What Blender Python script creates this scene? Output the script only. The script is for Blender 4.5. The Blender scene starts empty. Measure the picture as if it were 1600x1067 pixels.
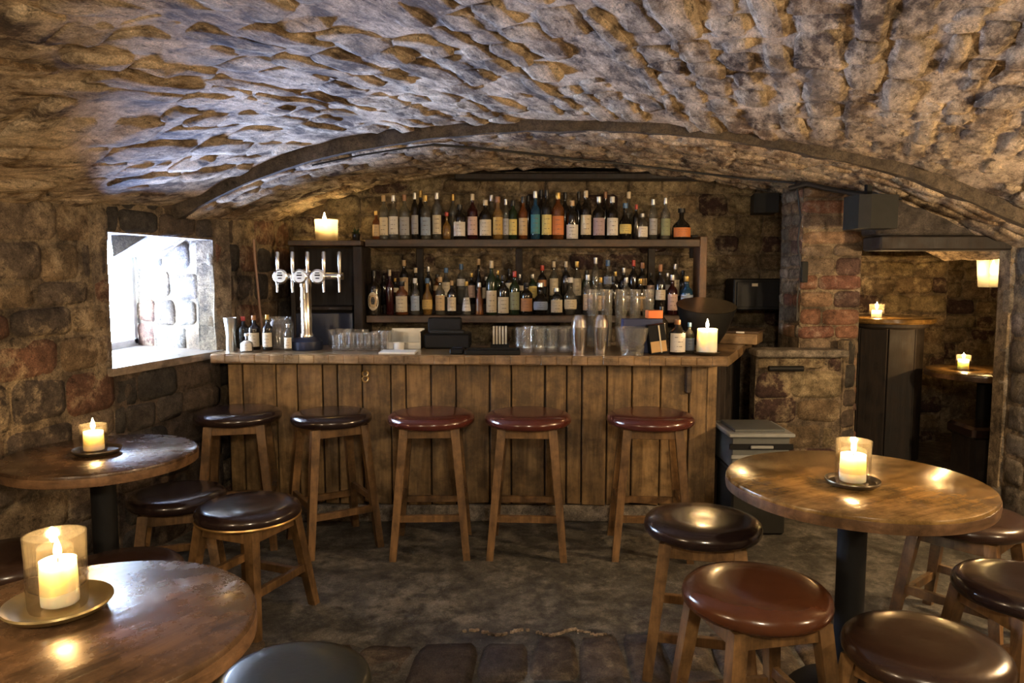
import bpy, math, random
from mathutils import Vector, noise, Matrix

# ------------------------------------------------------------------ camera, world, lights, exposure
SC = bpy.context.scene
COL = SC.collection
PI = math.pi
R = math.radians
cam_d = bpy.data.cameras.new('camera'); cam = bpy.data.objects.new('camera', cam_d); COL.objects.link(cam)
cam_d.sensor_width = 36; cam_d.lens = 36*1150/1600; cam_d.clip_start = .05
cam.location = (0, 0, 1.4); cam.rotation_euler = (R(90-5.14), 0, 0)
SC.camera = cam

w = bpy.data.worlds.new('world'); SC.world = w; w.use_nodes = True
bg = w.node_tree.nodes['Background']; bg.inputs[0].default_value = (.62, .78, 1, 1); bg.inputs[1].default_value = 40

SC.view_settings.view_transform = 'Standard'; SC.view_settings.look = 'None'
SC.view_settings.gamma = 1; SC.view_settings.use_curve_mapping = False
SC.view_settings.exposure = 1.3

def light(name, kind, loc, power, color, size=.02, rot=None, sizey=None):
    d = bpy.data.lights.new(name, kind); d.energy = power; d.color = color
    if kind == 'AREA':
        d.size = size
        if sizey: d.shape = 'RECTANGLE'; d.size_y = sizey
    else: d.shadow_soft_size = size
    o = bpy.data.objects.new(name, d); COL.objects.link(o); o.location = loc
    if rot is not None: o.rotation_euler = rot
    return o
WARM = (1, .70, .39)
# daylight from the yard outside the small window, thrown up by the pale paving
day = light('window_daylight', 'AREA', (-2.50, 4.22, 1.14), 95, (.40, .55, 1), .5, sizey=.55)
day.rotation_euler = Vector((.55, -.50, .90)).to_track_quat('-Z', 'Y').to_euler()
day.data.spread = R(100)
# unseen lamps: first sconce inferred from light on vault and table, others added fill
light('unseen_sconce_light', 'POINT', (2.72, 2.55, 1.42), 52, WARM, .06)
light('unseen_sconce_light', 'POINT', (2.72, .6, 1.42), 30, (1, .74, .46), .06)
light('unseen_sconce_light', 'POINT', (-1.70, .45, 1.42), 22, (1, .76, .5), .06)
light('overhead_fill_light', 'POINT', (.25, -.35, 1.85), 48, (1, .84, .62), .10)  # overhead fill lamp added near the camera, no fixture built

# ------------------------------------------------------------------ materials
MATS = {}
class NT:
    def __init__(s, name):
        s.m = bpy.data.materials.new(name); s.m.use_nodes = True
        s.n = s.m.node_tree.nodes; s.l = s.m.node_tree.links
        s.b = s.n['Principled BSDF']; s.out = s.n['Material Output']
        MATS[name] = s.m
    def node(s, t, **k):
        x = s.n.new(t)
        for a, v in k.items(): setattr(x, a, v)
        return x
    def link(s, a, b): s.l.new(a, b)
    def coord(s, scale=(1, 1, 1), rot=(0, 0, 0), kind='Object', vt='POINT'):
        tc = s.node('ShaderNodeTexCoord'); mp = s.node('ShaderNodeMapping', vector_type=vt)
        mp.inputs['Scale'].default_value = scale; mp.inputs['Rotation'].default_value = rot
        s.link(tc.outputs[kind], mp.inputs[0]); return mp.outputs[0]
    def noise(s, co, sc, det=6, rough=.6, dist=0):
        x = s.node('ShaderNodeTexNoise'); s.link(co, x.inputs['Vector'])
        x.inputs['Scale'].default_value = sc; x.inputs['Detail'].default_value = det
        x.inputs['Roughness'].default_value = rough; x.inputs['Distortion'].default_value = dist
        return x.outputs[0]
    def ramp(s, fac, stops, interp='LINEAR'):
        x = s.node('ShaderNodeValToRGB'); s.link(fac, x.inputs[0]); e = x.color_ramp.elements
        x.color_ramp.interpolation = interp
        while len(e) < len(stops): e.new(.5)
        for i, (p, c) in enumerate(stops):
            e[i].position = p; e[i].color = (*c, 1) if len(c) == 3 else c
        return x.outputs[0]
    def mix(s, fac, a, b, mode='MIX'):
        x = s.node('ShaderNodeMix', data_type='RGBA', blend_type=mode)
        for v, i in ((fac, 0), (a, 6), (b, 7)):
            if isinstance(v, (int, float)): x.inputs[i].default_value = v
            elif isinstance(v, tuple): x.inputs[i].default_value = (*v, 1)
            else: s.link(v, x.inputs[i])
        return x.outputs[2]
    def bump(s, h, dist=.01, strength=1, prev=None):
        x = s.node('ShaderNodeBump'); s.link(h, x.inputs['Height'])
        x.inputs['Distance'].default_value = dist; x.inputs['Strength'].default_value = strength
        if prev is not None: s.link(prev, x.inputs['Normal'])
        return x.outputs[0]
    def set(s, **k):
        for a, v in k.items():
            i = s.b.inputs[a.replace('_', ' ')]
            if isinstance(v, (int, float)): i.default_value = v
            elif isinstance(v, tuple): i.default_value = (*v, 1) if i.type == 'RGBA' else v
            else: s.link(v, i)
        return s.m

def g3(v): return (v, v, v)
def stone_mat(name, tints, wash, amount, rough=.85, bump=.012, spots=.4, stretch=(1, 1, 1), rot=(0, 0, 0), specks=0):
    """rubble stone: one tint per stone, limewash left in patches, pits and soot of its own"""
    t = NT(name); co = t.coord(stretch, rot, vt='TEXTURE')
    oi = t.node('ShaderNodeObjectInfo')
    k = len(tints)
    base = t.ramp(oi.outputs['Random'], [(i/k, c) for i, c in enumerate(tints)], 'CONSTANT')
    big = t.noise(co, 3.2, 5, .65, .3); mid = t.noise(co, 14, 8, .72, .2); fine = t.noise(co, 70, 6, .75)
    base = t.mix(t.ramp(mid, [(.32, g3(0)), (.68, g3(1))]), t.mix(1.0, base, g3(.38), 'MULTIPLY'), base)
    m1 = t.node('ShaderNodeMath', operation='ADD'); t.link(big, m1.inputs[0]); t.link(mid, m1.inputs[1])
    m2 = t.node('ShaderNodeMath', operation='MULTIPLY'); t.link(m1.outputs[0], m2.inputs[0]); m2.inputs[1].default_value = .5
    lo = .62-.3*amount
    mask = t.ramp(m2.outputs[0], [(lo, g3(0)), (lo+.12, g3(1))])
    wcol = t.mix(t.ramp(fine, [(.3, g3(0)), (.7, g3(1))]), tuple(c*.62 for c in wash), wash)
    col = t.mix(mask, base, wcol)
    soot = t.ramp(t.noise(co, 24, 7, .8, .5), [(.34, g3(1)), (.46, g3(0))])
    col = t.mix(soot, col, t.mix(1.0, col, g3(1-spots*1.6 if spots < .6 else .08), 'MULTIPLY'))
    col = t.mix(1.0, col, t.ramp(t.noise(co, 6.5, 12, .82, .4), [(.36, g3(.42)), (.6, g3(1.18))]), 'MULTIPLY')
    col = t.mix(1.0, col, t.ramp(t.noise(t.coord(), 170, 3, .7), [(.36, g3(.66)), (.62, g3(1.2))]), 'MULTIPLY')
    if specks: col = t.mix(t.ramp(t.noise(t.coord(), 38, 3, .9), [(.70, g3(0)), (.73, g3(specks))]), col, (.6, .55, .45))
    n1 = t.bump(mid, bump*1.6, .9); n2 = t.bump(fine, bump*.6, .9, n1)
    return t.set(Base_Color=col, Roughness=rough, Normal=n2, Specular_IOR_Level=.3)

stone_mat('vault_stone', [(.34, .22, .12), (.42, .30, .19), (.22, .145, .085), (.36, .22, .10), (.46, .35, .24), (.40, .27, .16), (.17, .11, .07)], (.90, .70, .46), .60, bump=.022, spots=.56, stretch=(.62, 1.7, .7), rot=(0, 0, -R(24)))
stone_mat('vault_mortar', [(.22, .155, .10)], (.72, .55, .36), .64, bump=.012, spots=.5, stretch=(.62, 1.7, .7), rot=(0, 0, -R(24)))
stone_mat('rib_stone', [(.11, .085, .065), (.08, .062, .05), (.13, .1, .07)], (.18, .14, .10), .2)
stone_mat('wall_stone', [(.28, .19, .11), (.20, .15, .11), (.34, .24, .14), (.13, .10, .08), (.24, .12, .075), (.30, .22, .15)], (.52, .40, .25), .40, bump=.014, spots=.45)
stone_mat('wall_mortar', [(.20, .15, .10)], (.42, .32, .20), .55, bump=.012, spots=.5)
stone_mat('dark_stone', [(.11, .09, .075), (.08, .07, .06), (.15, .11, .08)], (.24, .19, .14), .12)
stone_mat('back_stone', [(.30, .21, .12), (.24, .17, .10), (.36, .27, .16), (.10, .055, .045), (.33, .25, .14)], (.50, .40, .24), .45, bump=.014)
stone_mat('brick_red', [(.36, .18, .11), (.28, .13, .09), (.30, .20, .12), (.40, .25, .15), (.17, .10, .08), (.33, .24, .16)], (.52, .42, .32), .30, bump=.01, spots=.35)
stone_mat('flag_stone', [(.22, .16, .10), (.17, .13, .095), (.26, .19, .12), (.14, .11, .085)], (.36, .29, .2), .25, rough=.55, bump=.01)
stone_mat('screed', [(.145, .135, .11)], (.28, .255, .205), .44, rough=.5, bump=.008, spots=.2, specks=.8)
stone_mat('grey_stone', [(.27, .23, .18), (.22, .19, .15), (.32, .27, .21)], (.45, .38, .30), .4)

def wood_mat(name, a, b, rough=.5, axis='z', scale=1, worn=None, coat=0, bump=.003):
    t = NT(name)
    st = {'z': (14, 14, 1.2), 'x': (1.2, 14, 14), 'y': (14, 1.2, 14)}[axis]
    co = t.coord(tuple(v*scale for v in st)); oi = t.node('ShaderNodeObjectInfo')
    gr = t.noise(co, 2.2, 8, .65, .6); fine = t.noise(t.coord((1, 1, 1)), 9, 6, .7)
    col = t.mix(t.ramp(gr, [(.3, g3(0)), (.7, g3(1))]), a, b)
    col = t.mix(t.ramp(fine, [(.38, g3(1)), (.6, g3(0))]), col, t.mix(1.0, col, g3(.42), 'MULTIPLY'))
    col = t.mix(1.0, col, t.ramp(oi.outputs['Random'], [(0, g3(.72)), (1, g3(1.15))]), 'MULTIPLY')
    if worn:
        col = t.mix(t.ramp(t.noise(t.coord(), 30, 8, .8), [(.60, g3(0)), (.82, g3(.8))]), col, worn)
    nn = t.bump(gr, bump, .8)
    rg = t.ramp(fine, [(.3, g3(rough*.75)), (.7, g3(min(1, rough*1.25)))])
    return t.set(Base_Color=col, Roughness=rg, Normal=nn, Coat_Weight=coat, Coat_Roughness=.12)
wood_mat('bar_plank', (.12, .066, .022), (.35, .215, .085), .5, 'z', bump=.005)
wood_mat('counter_wood', (.20, .115, .05), (.42, .27, .13), .34, 'x', coat=.2)
wood_mat('sill_wood', (.16, .12, .09), (.30, .24, .18), .35, 'y')
wood_mat('stool_wood', (.095, .048, .017), (.27, .145, .052), .42, 'z', coat=.15)
wood_mat('table_top', (.13, .07, .02), (.31, .185, .058), .2, 'x', worn=(.42, .3, .16), coat=.35, bump=.0015)
wood_mat('table_top_dark', (.065, .035, .018), (.17, .095, .045), .26, 'x', worn=(.3, .2, .12), coat=.3, bump=.0015)
wood_mat('edge_wood', (.09, .045, .02), (.24, .13, .06), .4, 'x', worn=(.4, .28, .16))
wood_mat('shelf_wood', (.05, .03, .018), (.17, .105, .06), .5, 'x')
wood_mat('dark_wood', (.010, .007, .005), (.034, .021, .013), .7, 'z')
wood_mat('board_wood', (.11, .055, .028), (.23, .125, .06), .5, 'z')

def plain(name, col, rough=.4, metal=0, coat=0, vary=.25, nscale=25, bump=.0008, **k):
    t = NT(name); co = t.coord(); n = t.noise(co, nscale, 5, .6)
    c = t.mix(n, tuple(v*(1-vary) for v in col), tuple(min(1, v*(1+vary)) for v in col))
    return t.set(Base_Color=c, Roughness=rough, Metallic=metal, Coat_Weight=coat, Coat_Roughness=.1,
                 Normal=t.bump(n, bump, .6), **k)
plain('oxblood_leather', (.075, .018, .012), .22, coat=.25, vary=.4, nscale=14, bump=.002)
plain('black_leather', (.018, .010, .009), .2, coat=.25, vary=.4, nscale=14, bump=.002)
plain('chestnut_leather', (.075, .024, .009), .22, coat=.25, vary=.45, nscale=10, bump=.002)
plain('brown_leather', (.030, .015, .010), .24, coat=.2, vary=.4, nscale=12, bump=.002)
plain('green_leather', (.016, .018, .014), .3, coat=.2, vary=.4, nscale=12, bump=.002)
plain('brass_trim', (.45, .28, .10), .35, metal=.8)
plain('black_metal', (.010, .010, .010), .55, Specular_IOR_Level=.15)
plain('black_plastic', (.010, .010, .010), .5, Specular_IOR_Level=.15)
plain('blue_plastic', (.012, .018, .04), .3)
plain('chrome', (.86, .84, .80), .19, metal=1, vary=.05)
plain('steel', (.5, .5, .48), .32, metal=1, vary=.1)
plain('dish_metal', (.12, .095, .06), .35, metal=.7)
plain('dish_brass', (.33, .25, .11), .35, metal=.7)
plain('grey_plastic', (.085, .09, .085), .45)
plain('pale_plastic', (.24, .25, .24), .4)
plain('white_enamel', (.72, .71, .66), .4, vary=.06)
plain('paper', (.62, .54, .38), .8, vary=.1)
plain('kraft', (.55, .34, .14), .7, vary=.15)
plain('orange_card', (.62, .16, .04), .6, vary=.1)
plain('navy_card', (.02, .03, .09), .6, vary=.1)
plain('cable_black', (.01, .01, .011), .55)
plain('pipe_copper', (.34, .20, .13), .5)
plain('speaker_grey', (.022, .022, .020), .75, Specular_IOR_Level=.15)
plain('leaf_green', (.03, .05, .02), .5)
plain('wick', (.01, .008, .006), .9)
plain('frame_paint', (.55, .58, .62), .5)
plain('shell_dark', (.05, .04, .03), .9)
def wax():
    t = NT('wax'); n = t.noise(t.coord(), 20, 3)
    return t.set(Base_Color=t.mix(n, (.93, .84, .64), (.97, .90, .74)), Roughness=.45, Subsurface_Weight=1.0,
                 Subsurface_Radius=(1, .82, .55), Subsurface_Scale=.07)
wax()
def emit(name, col, s):
    t = NT(name); t.n.remove(t.b); e = t.node('ShaderNodeEmission')
    n = t.noise(t.coord(), 30, 2); t.link(t.mix(n, col, tuple(min(1, c*1.1) for c in col)), e.inputs[0])
    e.inputs[1].default_value = s; t.link(e.outputs[0], t.out.inputs[0])
emit('flame', (1, .66, .28), 60)
def thin_glass(name, tint, refl=.12, rough=.04, body=None, bodyf=0.0, trans=False):
    """thin clear glass: see-through with a fresnel sheen and slight ripples"""
    t = NT(name); t.n.remove(t.b)
    tr = t.node('ShaderNodeBsdfTransparent'); tr.inputs[0].default_value = (*tint, 1)
    gl = t.node('ShaderNodeBsdfGlossy'); gl.inputs['Roughness'].default_value = rough
    nn = t.bump(t.noise(t.coord(), 18, 2), .0012, .5); t.link(nn, gl.inputs['Normal'])
    lw = t.node('ShaderNodeLayerWeight'); lw.inputs[0].default_value = .45; t.link(nn, lw.inputs['Normal'])
    fac = t.ramp(lw.outputs['Facing'], [(0, g3(refl*.5)), (.6, g3(refl)), (.85, g3(min(1, refl*3))), (1, g3(1))])
    mx = t.node('ShaderNodeMixShader'); t.link(fac, mx.inputs[0]); t.link(tr.outputs[0], mx.inputs[1]); t.link(gl.outputs[0], mx.inputs[2])
    o = mx.outputs[0]
    if body:
        if trans: d = t.node('ShaderNodeBsdfTranslucent'); d.inputs[0].default_value = (*body, 1)
        else: d = t.node('ShaderNodeBsdfPrincipled'); d.inputs['Base Color'].default_value = (*body, 1); d.inputs['Roughness'].default_value = .1
        m2 = t.node('ShaderNodeMixShader'); m2.inputs[0].default_value = bodyf
        t.link(o, m2.inputs[1]); t.link(d.outputs[0], m2.inputs[2]); o = m2.outputs[0]
    t.link(o, t.out.inputs[0])
thin_glass('clear_glass', (.97, .97, .96), .15, .07, body=(.6, .6, .56), bodyf=.07)
thin_glass('candle_glass', (.93, .90, .84), .17, .08, body=(.7, .66, .55), bodyf=.018)
thin_glass('lantern_glass', (.95, .88, .75), .1, .2, body=(.95, .88, .72), bodyf=.35, trans=True)
thin_glass('window_glass', (.95, .97, 1), .06)
thin_glass('bottle_clear', (.72, .74, .72), .2, body=(.16, .15, .12), bodyf=.25)
thin_glass('bottle_amber', (.75, .40, .10), .2, body=(.22, .08, .02), bodyf=.4)
thin_glass('bottle_gold', (.80, .62, .25), .2, body=(.45, .27, .07), bodyf=.28)
thin_glass('bottle_blue', (.2, .45, .7), .2, body=(.02, .07, .13), bodyf=.7)
thin_glass('bottle_green', (.2, .4, .2), .2, body=(.02, .035, .015), bodyf=.8)
plain('bottle_dark', (.012, .010, .008), .09, coat=.5, vary=.1)
plain('bottle_wine', (.03, .006, .006), .09, coat=.5, vary=.1)
def label_mat(name, col, ink=(.12, .09, .07)):
    t = NT(name); tc = t.node('ShaderNodeTexCoord'); sp = t.node('ShaderNodeSeparateXYZ'); t.link(tc.outputs['Generated'], sp.inputs[0])
    wv = t.node('ShaderNodeMath', operation='SINE'); ml = t.node('ShaderNodeMath', operation='MULTIPLY')
    t.link(sp.outputs[2], ml.inputs[0]); ml.inputs[1].default_value = 26; t.link(ml.outputs[0], wv.inputs[0])
    ln = t.ramp(wv.outputs[0], [(.78, g3(0)), (.9, g3(1))])
    n = t.ramp(t.noise(t.coord(), 120, 3), [(.45, g3(0)), (.55, g3(1))])
    # a print block in the middle of the label
    xr = t.ramp(sp.outputs[0], [(.22, g3(0)), (.24, g3(1)), (.76, g3(1)), (.78, g3(0))])
    f = t.mix(1.0, t.mix(1.0, ln, n, 'MULTIPLY'), xr, 'MULTIPLY')
    c = t.mix(f, col, ink); c = t.mix(t.ramp(t.noise(t.coord(), 20, 4), [(.3, g3(.0)), (.7, g3(.3))]), c, tuple(v*.6 for v in col))
    t.set(Base_Color=c, Roughness=.6)
LAB = {'cream': (.62, .53, .36), 'white': (.68, .64, .56), 'pink': (.60, .42, .33), 'grey': (.34, .34, .34), 'blue': (.30, .37, .48),
       'yellow': (.66, .52, .16), 'gold': (.55, .36, .10), 'orange': (.62, .20, .05), 'mauve': (.40, .29, .29), 'brown': (.42, .19, .07),
       'tan': (.52, .37, .19), 'green': (.25, .27, .15), 'black': (.02, .02, .02), 'red': (.45, .05, .03), 'teal': (.05, .2, .22)}
for k, v in LAB.items(): label_mat('label_'+k, v, (.45, .38, .2) if k == 'black' else (.12, .09, .07))
for k, c in {'cream': (.6, .5, .34), 'gold': (.5, .33, .1), 'black': (.015, .015, .015), 'silver': (.6, .6, .58), 'red': (.45, .05, .03),
             'white': (.7, .68, .62), 'brown': (.3, .14, .06), 'blue': (.08, .16, .3), 'tan': (.45, .3, .15)}.items():
    plain('cap_'+k, c, .35, metal=.7 if k in ('gold', 'silver') else 0)

# ------------------------------------------------------------------ mesh helpers
class MB:
    def __init__(s): s.v = []; s.f = []
    def add(s, vs, fs):
        k = len(s.v); s.v += [tuple(v) for v in vs]; s.f += [tuple(i+k for i in f) for f in fs]; return s
    def box(s, c, d, rot=0, bev=0.0):
        cx, cy, cz = c; x, y, z = d[0]/2, d[1]/2, d[2]/2; ca, sa = math.cos(rot), math.sin(rot)
        def P(a, b, h): return (cx+a*ca-b*sa, cy+a*sa+b*ca, cz+h)
        b = min(bev, x*.45, y*.45, z*.45)
        if b <= 0:
            vs = [P(a, e, h) for h in (-z, z) for a, e in ((-x, -y), (x, -y), (x, y), (-x, y))]
            return s.add(vs, [(3, 2, 1, 0), (4, 5, 6, 7), (0, 1, 5, 4), (1, 2, 6, 5), (2, 3, 7, 6), (3, 0, 4, 7)])
        def ring(xx, yy, h, bb): return [P(-xx+bb, -yy, h), P(xx-bb, -yy, h), P(xx, -yy+bb, h), P(xx, yy-bb, h), P(xx-bb, yy, h), P(-xx+bb, yy, h), P(-xx, yy-bb, h), P(-xx, -yy+bb, h)]
        vs = ring(x-b, y-b, -z, b*.4)+ring(x, y, -z+b, b)+ring(x, y, z-b, b)+ring(x-b, y-b, z, b*.4)
        fs = [tuple(range(7, -1, -1)), tuple(range(24, 32))]
        for k in range(3):
            for i in range(8): j = (i+1) % 8; fs.append((k*8+i, k*8+j, k*8+8+j, k*8+8+i))
        return s.add(vs, fs)
    def tube(s, p0, p1, r0, r1=None, n=10, caps=True):
        p0, p1 = Vector(p0), Vector(p1); r1 = r0 if r1 is None else r1
        q = (p1-p0).to_track_quat('Z', 'Y'); vs = []
        for p, r in ((p0, r0), (p1, r1)):
            for i in range(n): vs.append(p+q @ Vector((r*math.cos(2*PI*i/n), r*math.sin(2*PI*i/n), 0)))
        fs = [(i, (i+1) % n, n+(i+1) % n, n+i) for i in range(n)]
        if caps: fs += [tuple(range(n-1, -1, -1)), tuple(range(n, 2*n))]
        return s.add(vs, fs)
    def path(s, pts, r, n=8):
        pts = [Vector(p) for p in pts]; vs = []; fs = []
        for k, p in enumerate(pts):
            d = pts[min(k+1, len(pts)-1)]-pts[max(k-1, 0)]; q = d.to_track_quat('Z', 'Y')
            for i in range(n): vs.append(p+q @ Vector((r*math.cos(2*PI*i/n), r*math.sin(2*PI*i/n), 0)))
        for k in range(len(pts)-1):
            for i in range(n): j = (i+1) % n; fs.append((k*n+i, k*n+j, k*n+n+j, k*n+n+i))
        fs += [tuple(range(n-1, -1, -1)), tuple(range((len(pts)-1)*n, len(pts)*n))]
        return s.add(vs, fs)
    def lathe(s, prof, n=24, c=(0, 0, 0), wob=0, seed=0, a0=0, a1=2*PI, sx=1, sy=1):
        full = abs(a1-a0-2*PI) < 1e-6; m = n if full else n+1; vs = []; fs = []; cx, cy, cz = c
        for r, z in prof:
            for i in range(m):
                a = a0+(a1-a0)*i/n; rr = r*(1+(wob*noise.noise((math.cos(a)*2+seed, math.sin(a)*2, z*8)) if wob else 0))
                vs.append((cx+rr*math.cos(a)*sx, cy+rr*math.sin(a)*sy, cz+z))
        for k in range(len(prof)-1):
            for i in range(n): j = (i+1) % m; fs.append((k*m+i, k*m+j, k*m+m+j, k*m+m+i))
        if full:
            if prof[0][0] > 1e-5: fs.append(tuple(range(m-1, -1, -1)))
            if prof[-1][0] > 1e-5 and not getattr(s, 'open', False): fs.append(tuple(range((len(prof)-1)*m, len(prof)*m)))
        return s.add(vs, fs)
    def leg(s, p0, p1, w0, w1, rot=0):
        """square tapered leg from top p0 to foot p1"""
        vs = []
        for p, ww in ((p1, w1), (p0, w0)):
            for a, b in ((-1, -1), (1, -1), (1, 1), (-1, 1)):
                ca, sa = math.cos(rot), math.sin(rot)
                vs.append((p[0]+(a*ca-b*sa)*ww/2, p[1]+(a*sa+b*ca)*ww/2, p[2]))
        return s.add(vs, [(3, 2, 1, 0), (4, 5, 6, 7), (0, 1, 5, 4), (1, 2, 6, 5), (2, 3, 7, 6), (3, 0, 4, 7)])
    def prism(s, poly, z0, z1):
        n = len(poly); vs = [(x, y, z0) for x, y in poly]+[(x, y, z1) for x, y in poly]
        return s.add(vs, [tuple(range(n-1, -1, -1)), tuple(range(n, 2*n))]+[(i, (i+1) % n, n+(i+1) % n, n+i) for i in range(n)])
    def build(s, name, mat, parent=None, smooth=True, angle=38):
        me = bpy.data.meshes.new(name); me.from_pydata(s.v, [], s.f); me.validate()
        me.materials.append(MATS[mat])
        if smooth:
            me.polygons.foreach_set('use_smooth', [True]*len(me.polygons)); me.set_sharp_from_angle(angle=R(angle))
        me.update()
        o = bpy.data.objects.new(name, me); COL.objects.link(o)
        if parent is not None: o.parent = parent
        return o
def tag(o, label=None, cat=None, group=None, kind=None):
    if label: o['label'] = label
    if cat: o['category'] = cat
    if group: o['group'] = group
    if kind: o['kind'] = kind
    return o
def thing(name, label, cat, loc=(0, 0, 0), rz=0, group=None):
    o = bpy.data.objects.new(name, None); COL.objects.link(o); o.empty_display_size = .1
    o.location = loc; o.rotation_euler = (0, 0, rz); return tag(o, label, cat, group)
def copy_thing(o, loc, rz, label, group=None):
    c = o.copy(); COL.objects.link(c); c.location = loc; c.rotation_euler = (0, 0, rz); c['label'] = label
    if group: c['group'] = group
    for ch in list(o.children):
        d = ch.copy(); COL.objects.link(d); d.parent = c
        for g in list(ch.children):
            e = g.copy(); COL.objects.link(e); e.parent = d
    return c
ORD = ['leftmost', 'second', 'third', 'fourth', 'fifth', 'sixth', 'seventh', 'eighth', 'ninth', 'tenth', 'eleventh', 'twelfth', 'thirteenth',
       'fourteenth', 'fifteenth', 'sixteenth', 'seventeenth', 'eighteenth', 'nineteenth', 'twentieth', 'twenty-first', 'twenty-second',
       'twenty-third', 'twenty-fourth', 'twenty-fifth', 'twenty-sixth', 'twenty-seventh', 'twenty-eighth', 'twenty-ninth', 'thirtieth']

# ------------------------------------------------------------------ masonry
def stones(parent, P, layout, mat, proud=.022, sunk=.05, round_=.25, name='stone', seed=0, nu=4, nv=3, jitter=.012, rough=.007, ek=.45, skip=0):
    """each stone its own mesh: an uneven slab whose face stands proud of the mortar surface P(u,v)->(point, outward normal)"""
    rnd = random.Random(seed); 
    for (u0, v0, u1, v1, sh) in layout:
        cs = [(u0, v0), (u1, v0), (u1, v1), (u0, v1)]
        cs = [(a+rnd.uniform(-jitter, jitter), b+rnd.uniform(-jitter, jitter)) for a, b in cs]
        if rnd.random() < skip: continue
        h0 = proud*rnd.uniform(.35, 1.3); tx, ty = rnd.uniform(-.4, .4)*proud, rnd.uniform(-.55, .55)*proud
        vs = []; sd = rnd.random()*100
        for j in range(nv+1):
            for i in range(nu+1):
                s, t = i/nu, j/nv
                edge = min(s, 1-s, t, 1-t) < 1e-6
                corner = edge and min(s, 1-s) < 1e-6 and min(t, 1-t) < 1e-6
                ss, tt = s, t
                # inner rows are pushed towards the rim so the face is broad with a rounded arris
                if 0 < i < nu: ss = {1: .14, nu-1: .86}.get(i, s)
                if 0 < j < nv: tt = {1: .2, nv-1: .8}.get(j, t)
                if corner: ss = ss+(.5-ss)*.10; tt = tt+(.5-tt)*.16
                a = (cs[0][0]*(1-ss)+cs[1][0]*ss)*(1-tt)+(cs[3][0]*(1-ss)+cs[2][0]*ss)*tt
                b = (cs[0][1]*(1-ss)+cs[1][1]*ss)*(1-tt)+(cs[3][1]*(1-ss)+cs[2][1]*ss)*tt
                p, nrm = P(a+sh[0]*b if sh else a, b)
                n1 = noise.noise((a*7+sd, b*7, sd)); n2 = noise.noise((a*19, b*19+sd, 3))
                h = h0+(s-.5)*tx+(t-.5)*ty+n1*rough*1.4+n2*rough
                if edge: h = h*ek-.003
                vs.append(p+nrm*h)
        m = nu+1; rim = [i for i in range(m)]+[j*m+nu for j in range(1, nv+1)]+[nv*m+i for i in range(nu-1, -1, -1)]+[j*m for j in range(nv-1, 0, -1)]
        fs = [(j*m+i, j*m+i+1, j*m+m+i+1, j*m+m+i) for j in range(nv) for i in range(nu)]
        k = len(vs); c = sum((Vector(v) for v in vs), Vector())/k
        _, nc = P((u0+u1)/2, (v0+v1)/2)
        for r in rim: vs.append(Vector(vs[r])-nc*sunk)
        L = len(rim); fs += [(rim[(i+1) % L], rim[i], k+i, k+(i+1) % L) for i in range(L)]
        # orient by the normal
        a = (Vector(vs[1])-Vector(vs[0])).cross(Vector(vs[m])-Vector(vs[0]))
        if a.dot(nc) < 0: fs = [tuple(reversed(f)) for f in fs]
        me = bpy.data.meshes.new(name); me.from_pydata([tuple(v) for v in vs], [], fs); me.materials.append(MATS[mat if isinstance(mat, str) else rnd.choice(mat)])
        me.polygons.foreach_set('use_smooth', [True]*len(me.polygons)); me.update()
        o = bpy.data.objects.new(name, me); COL.objects.link(o); o.parent = parent
def courses(u0, u1, v0, v1, hu, hv, seed, gap=.012):
    """running-bond layout with uneven stones"""
    rnd = random.Random(seed); out = []; v = v0
    while v < v1-.02:
        h = rnd.uniform(*hv); 
        if v+h > v1-.04: h = v1-v
        u = u0-rnd.uniform(0, hu[0])
        while u < u1:
            l = rnd.uniform(*hu); e = min(u+l, u1)
            if u1-e < .06: e = u1
            s = max(u, u0)
            if e-s > .05: out.append((s+gap/2, v+gap/2, e-gap/2, v+h-gap/2, None))
            u = e if e < u1 else u1+1
        v += h
    return out
def surf(name, P, ur, vr, nu, nv, mat, rough=.01, kind='structure', back=.10, fn=None):
    """the mortar bed: a displaced sheet with a thick back"""
    vs = []; fs = []
    for j in range(nv+1):
        for i in range(nu+1):
            a = ur[0]+(ur[1]-ur[0])*i/nu; b = vr[0]+(vr[1]-vr[0])*j/nv; p, n = P(a, b)
            vs.append(p+n*(noise.noise(p*5)*rough+noise.noise(p*17)*rough*.6))
    m = nu+1; fs = [(j*m+i, j*m+i+1, j*m+m+i+1, j*m+m+i) for j in range(nv) for i in range(nu)]
    _, nc = P((ur[0]+ur[1])/2, (vr[0]+vr[1])/2)
    rim = [i for i in range(m)]+[j*m+nu for j in range(1, nv+1)]+[nv*m+i for i in range(nu-1, -1, -1)]+[j*m for j in range(nv-1, 0, -1)]
    k = len(vs); L = len(rim)
    for r in rim: vs.append(vs[r]-nc*back)
    fs += [(rim[(i+1) % L], rim[i], k+i, k+(i+1) % L) for i in range(L)]
    if 'ceiling' not in name: fs.append(tuple(k+i for i in range(L)))
    a = (vs[1]-vs[0]).cross(vs[m]-vs[0])
    if a.dot(nc) < 0: fs = [tuple(reversed(f)) for f in fs]
    mb = MB(); mb.add(vs, fs); o = mb.build(name, mat, angle=80); o['kind'] = kind; return o
def wallP(p0, p1, flip=False):
    a, b = Vector((*p0, 0)), Vector((*p1, 0)); d = (b-a); L = d.length; d /= L; n = Vector((d.y, -d.x, 0))
    if flip: n = -n
    return (lambda u, v: (a+d*u+Vector((0, 0, v)), n)), L
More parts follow.
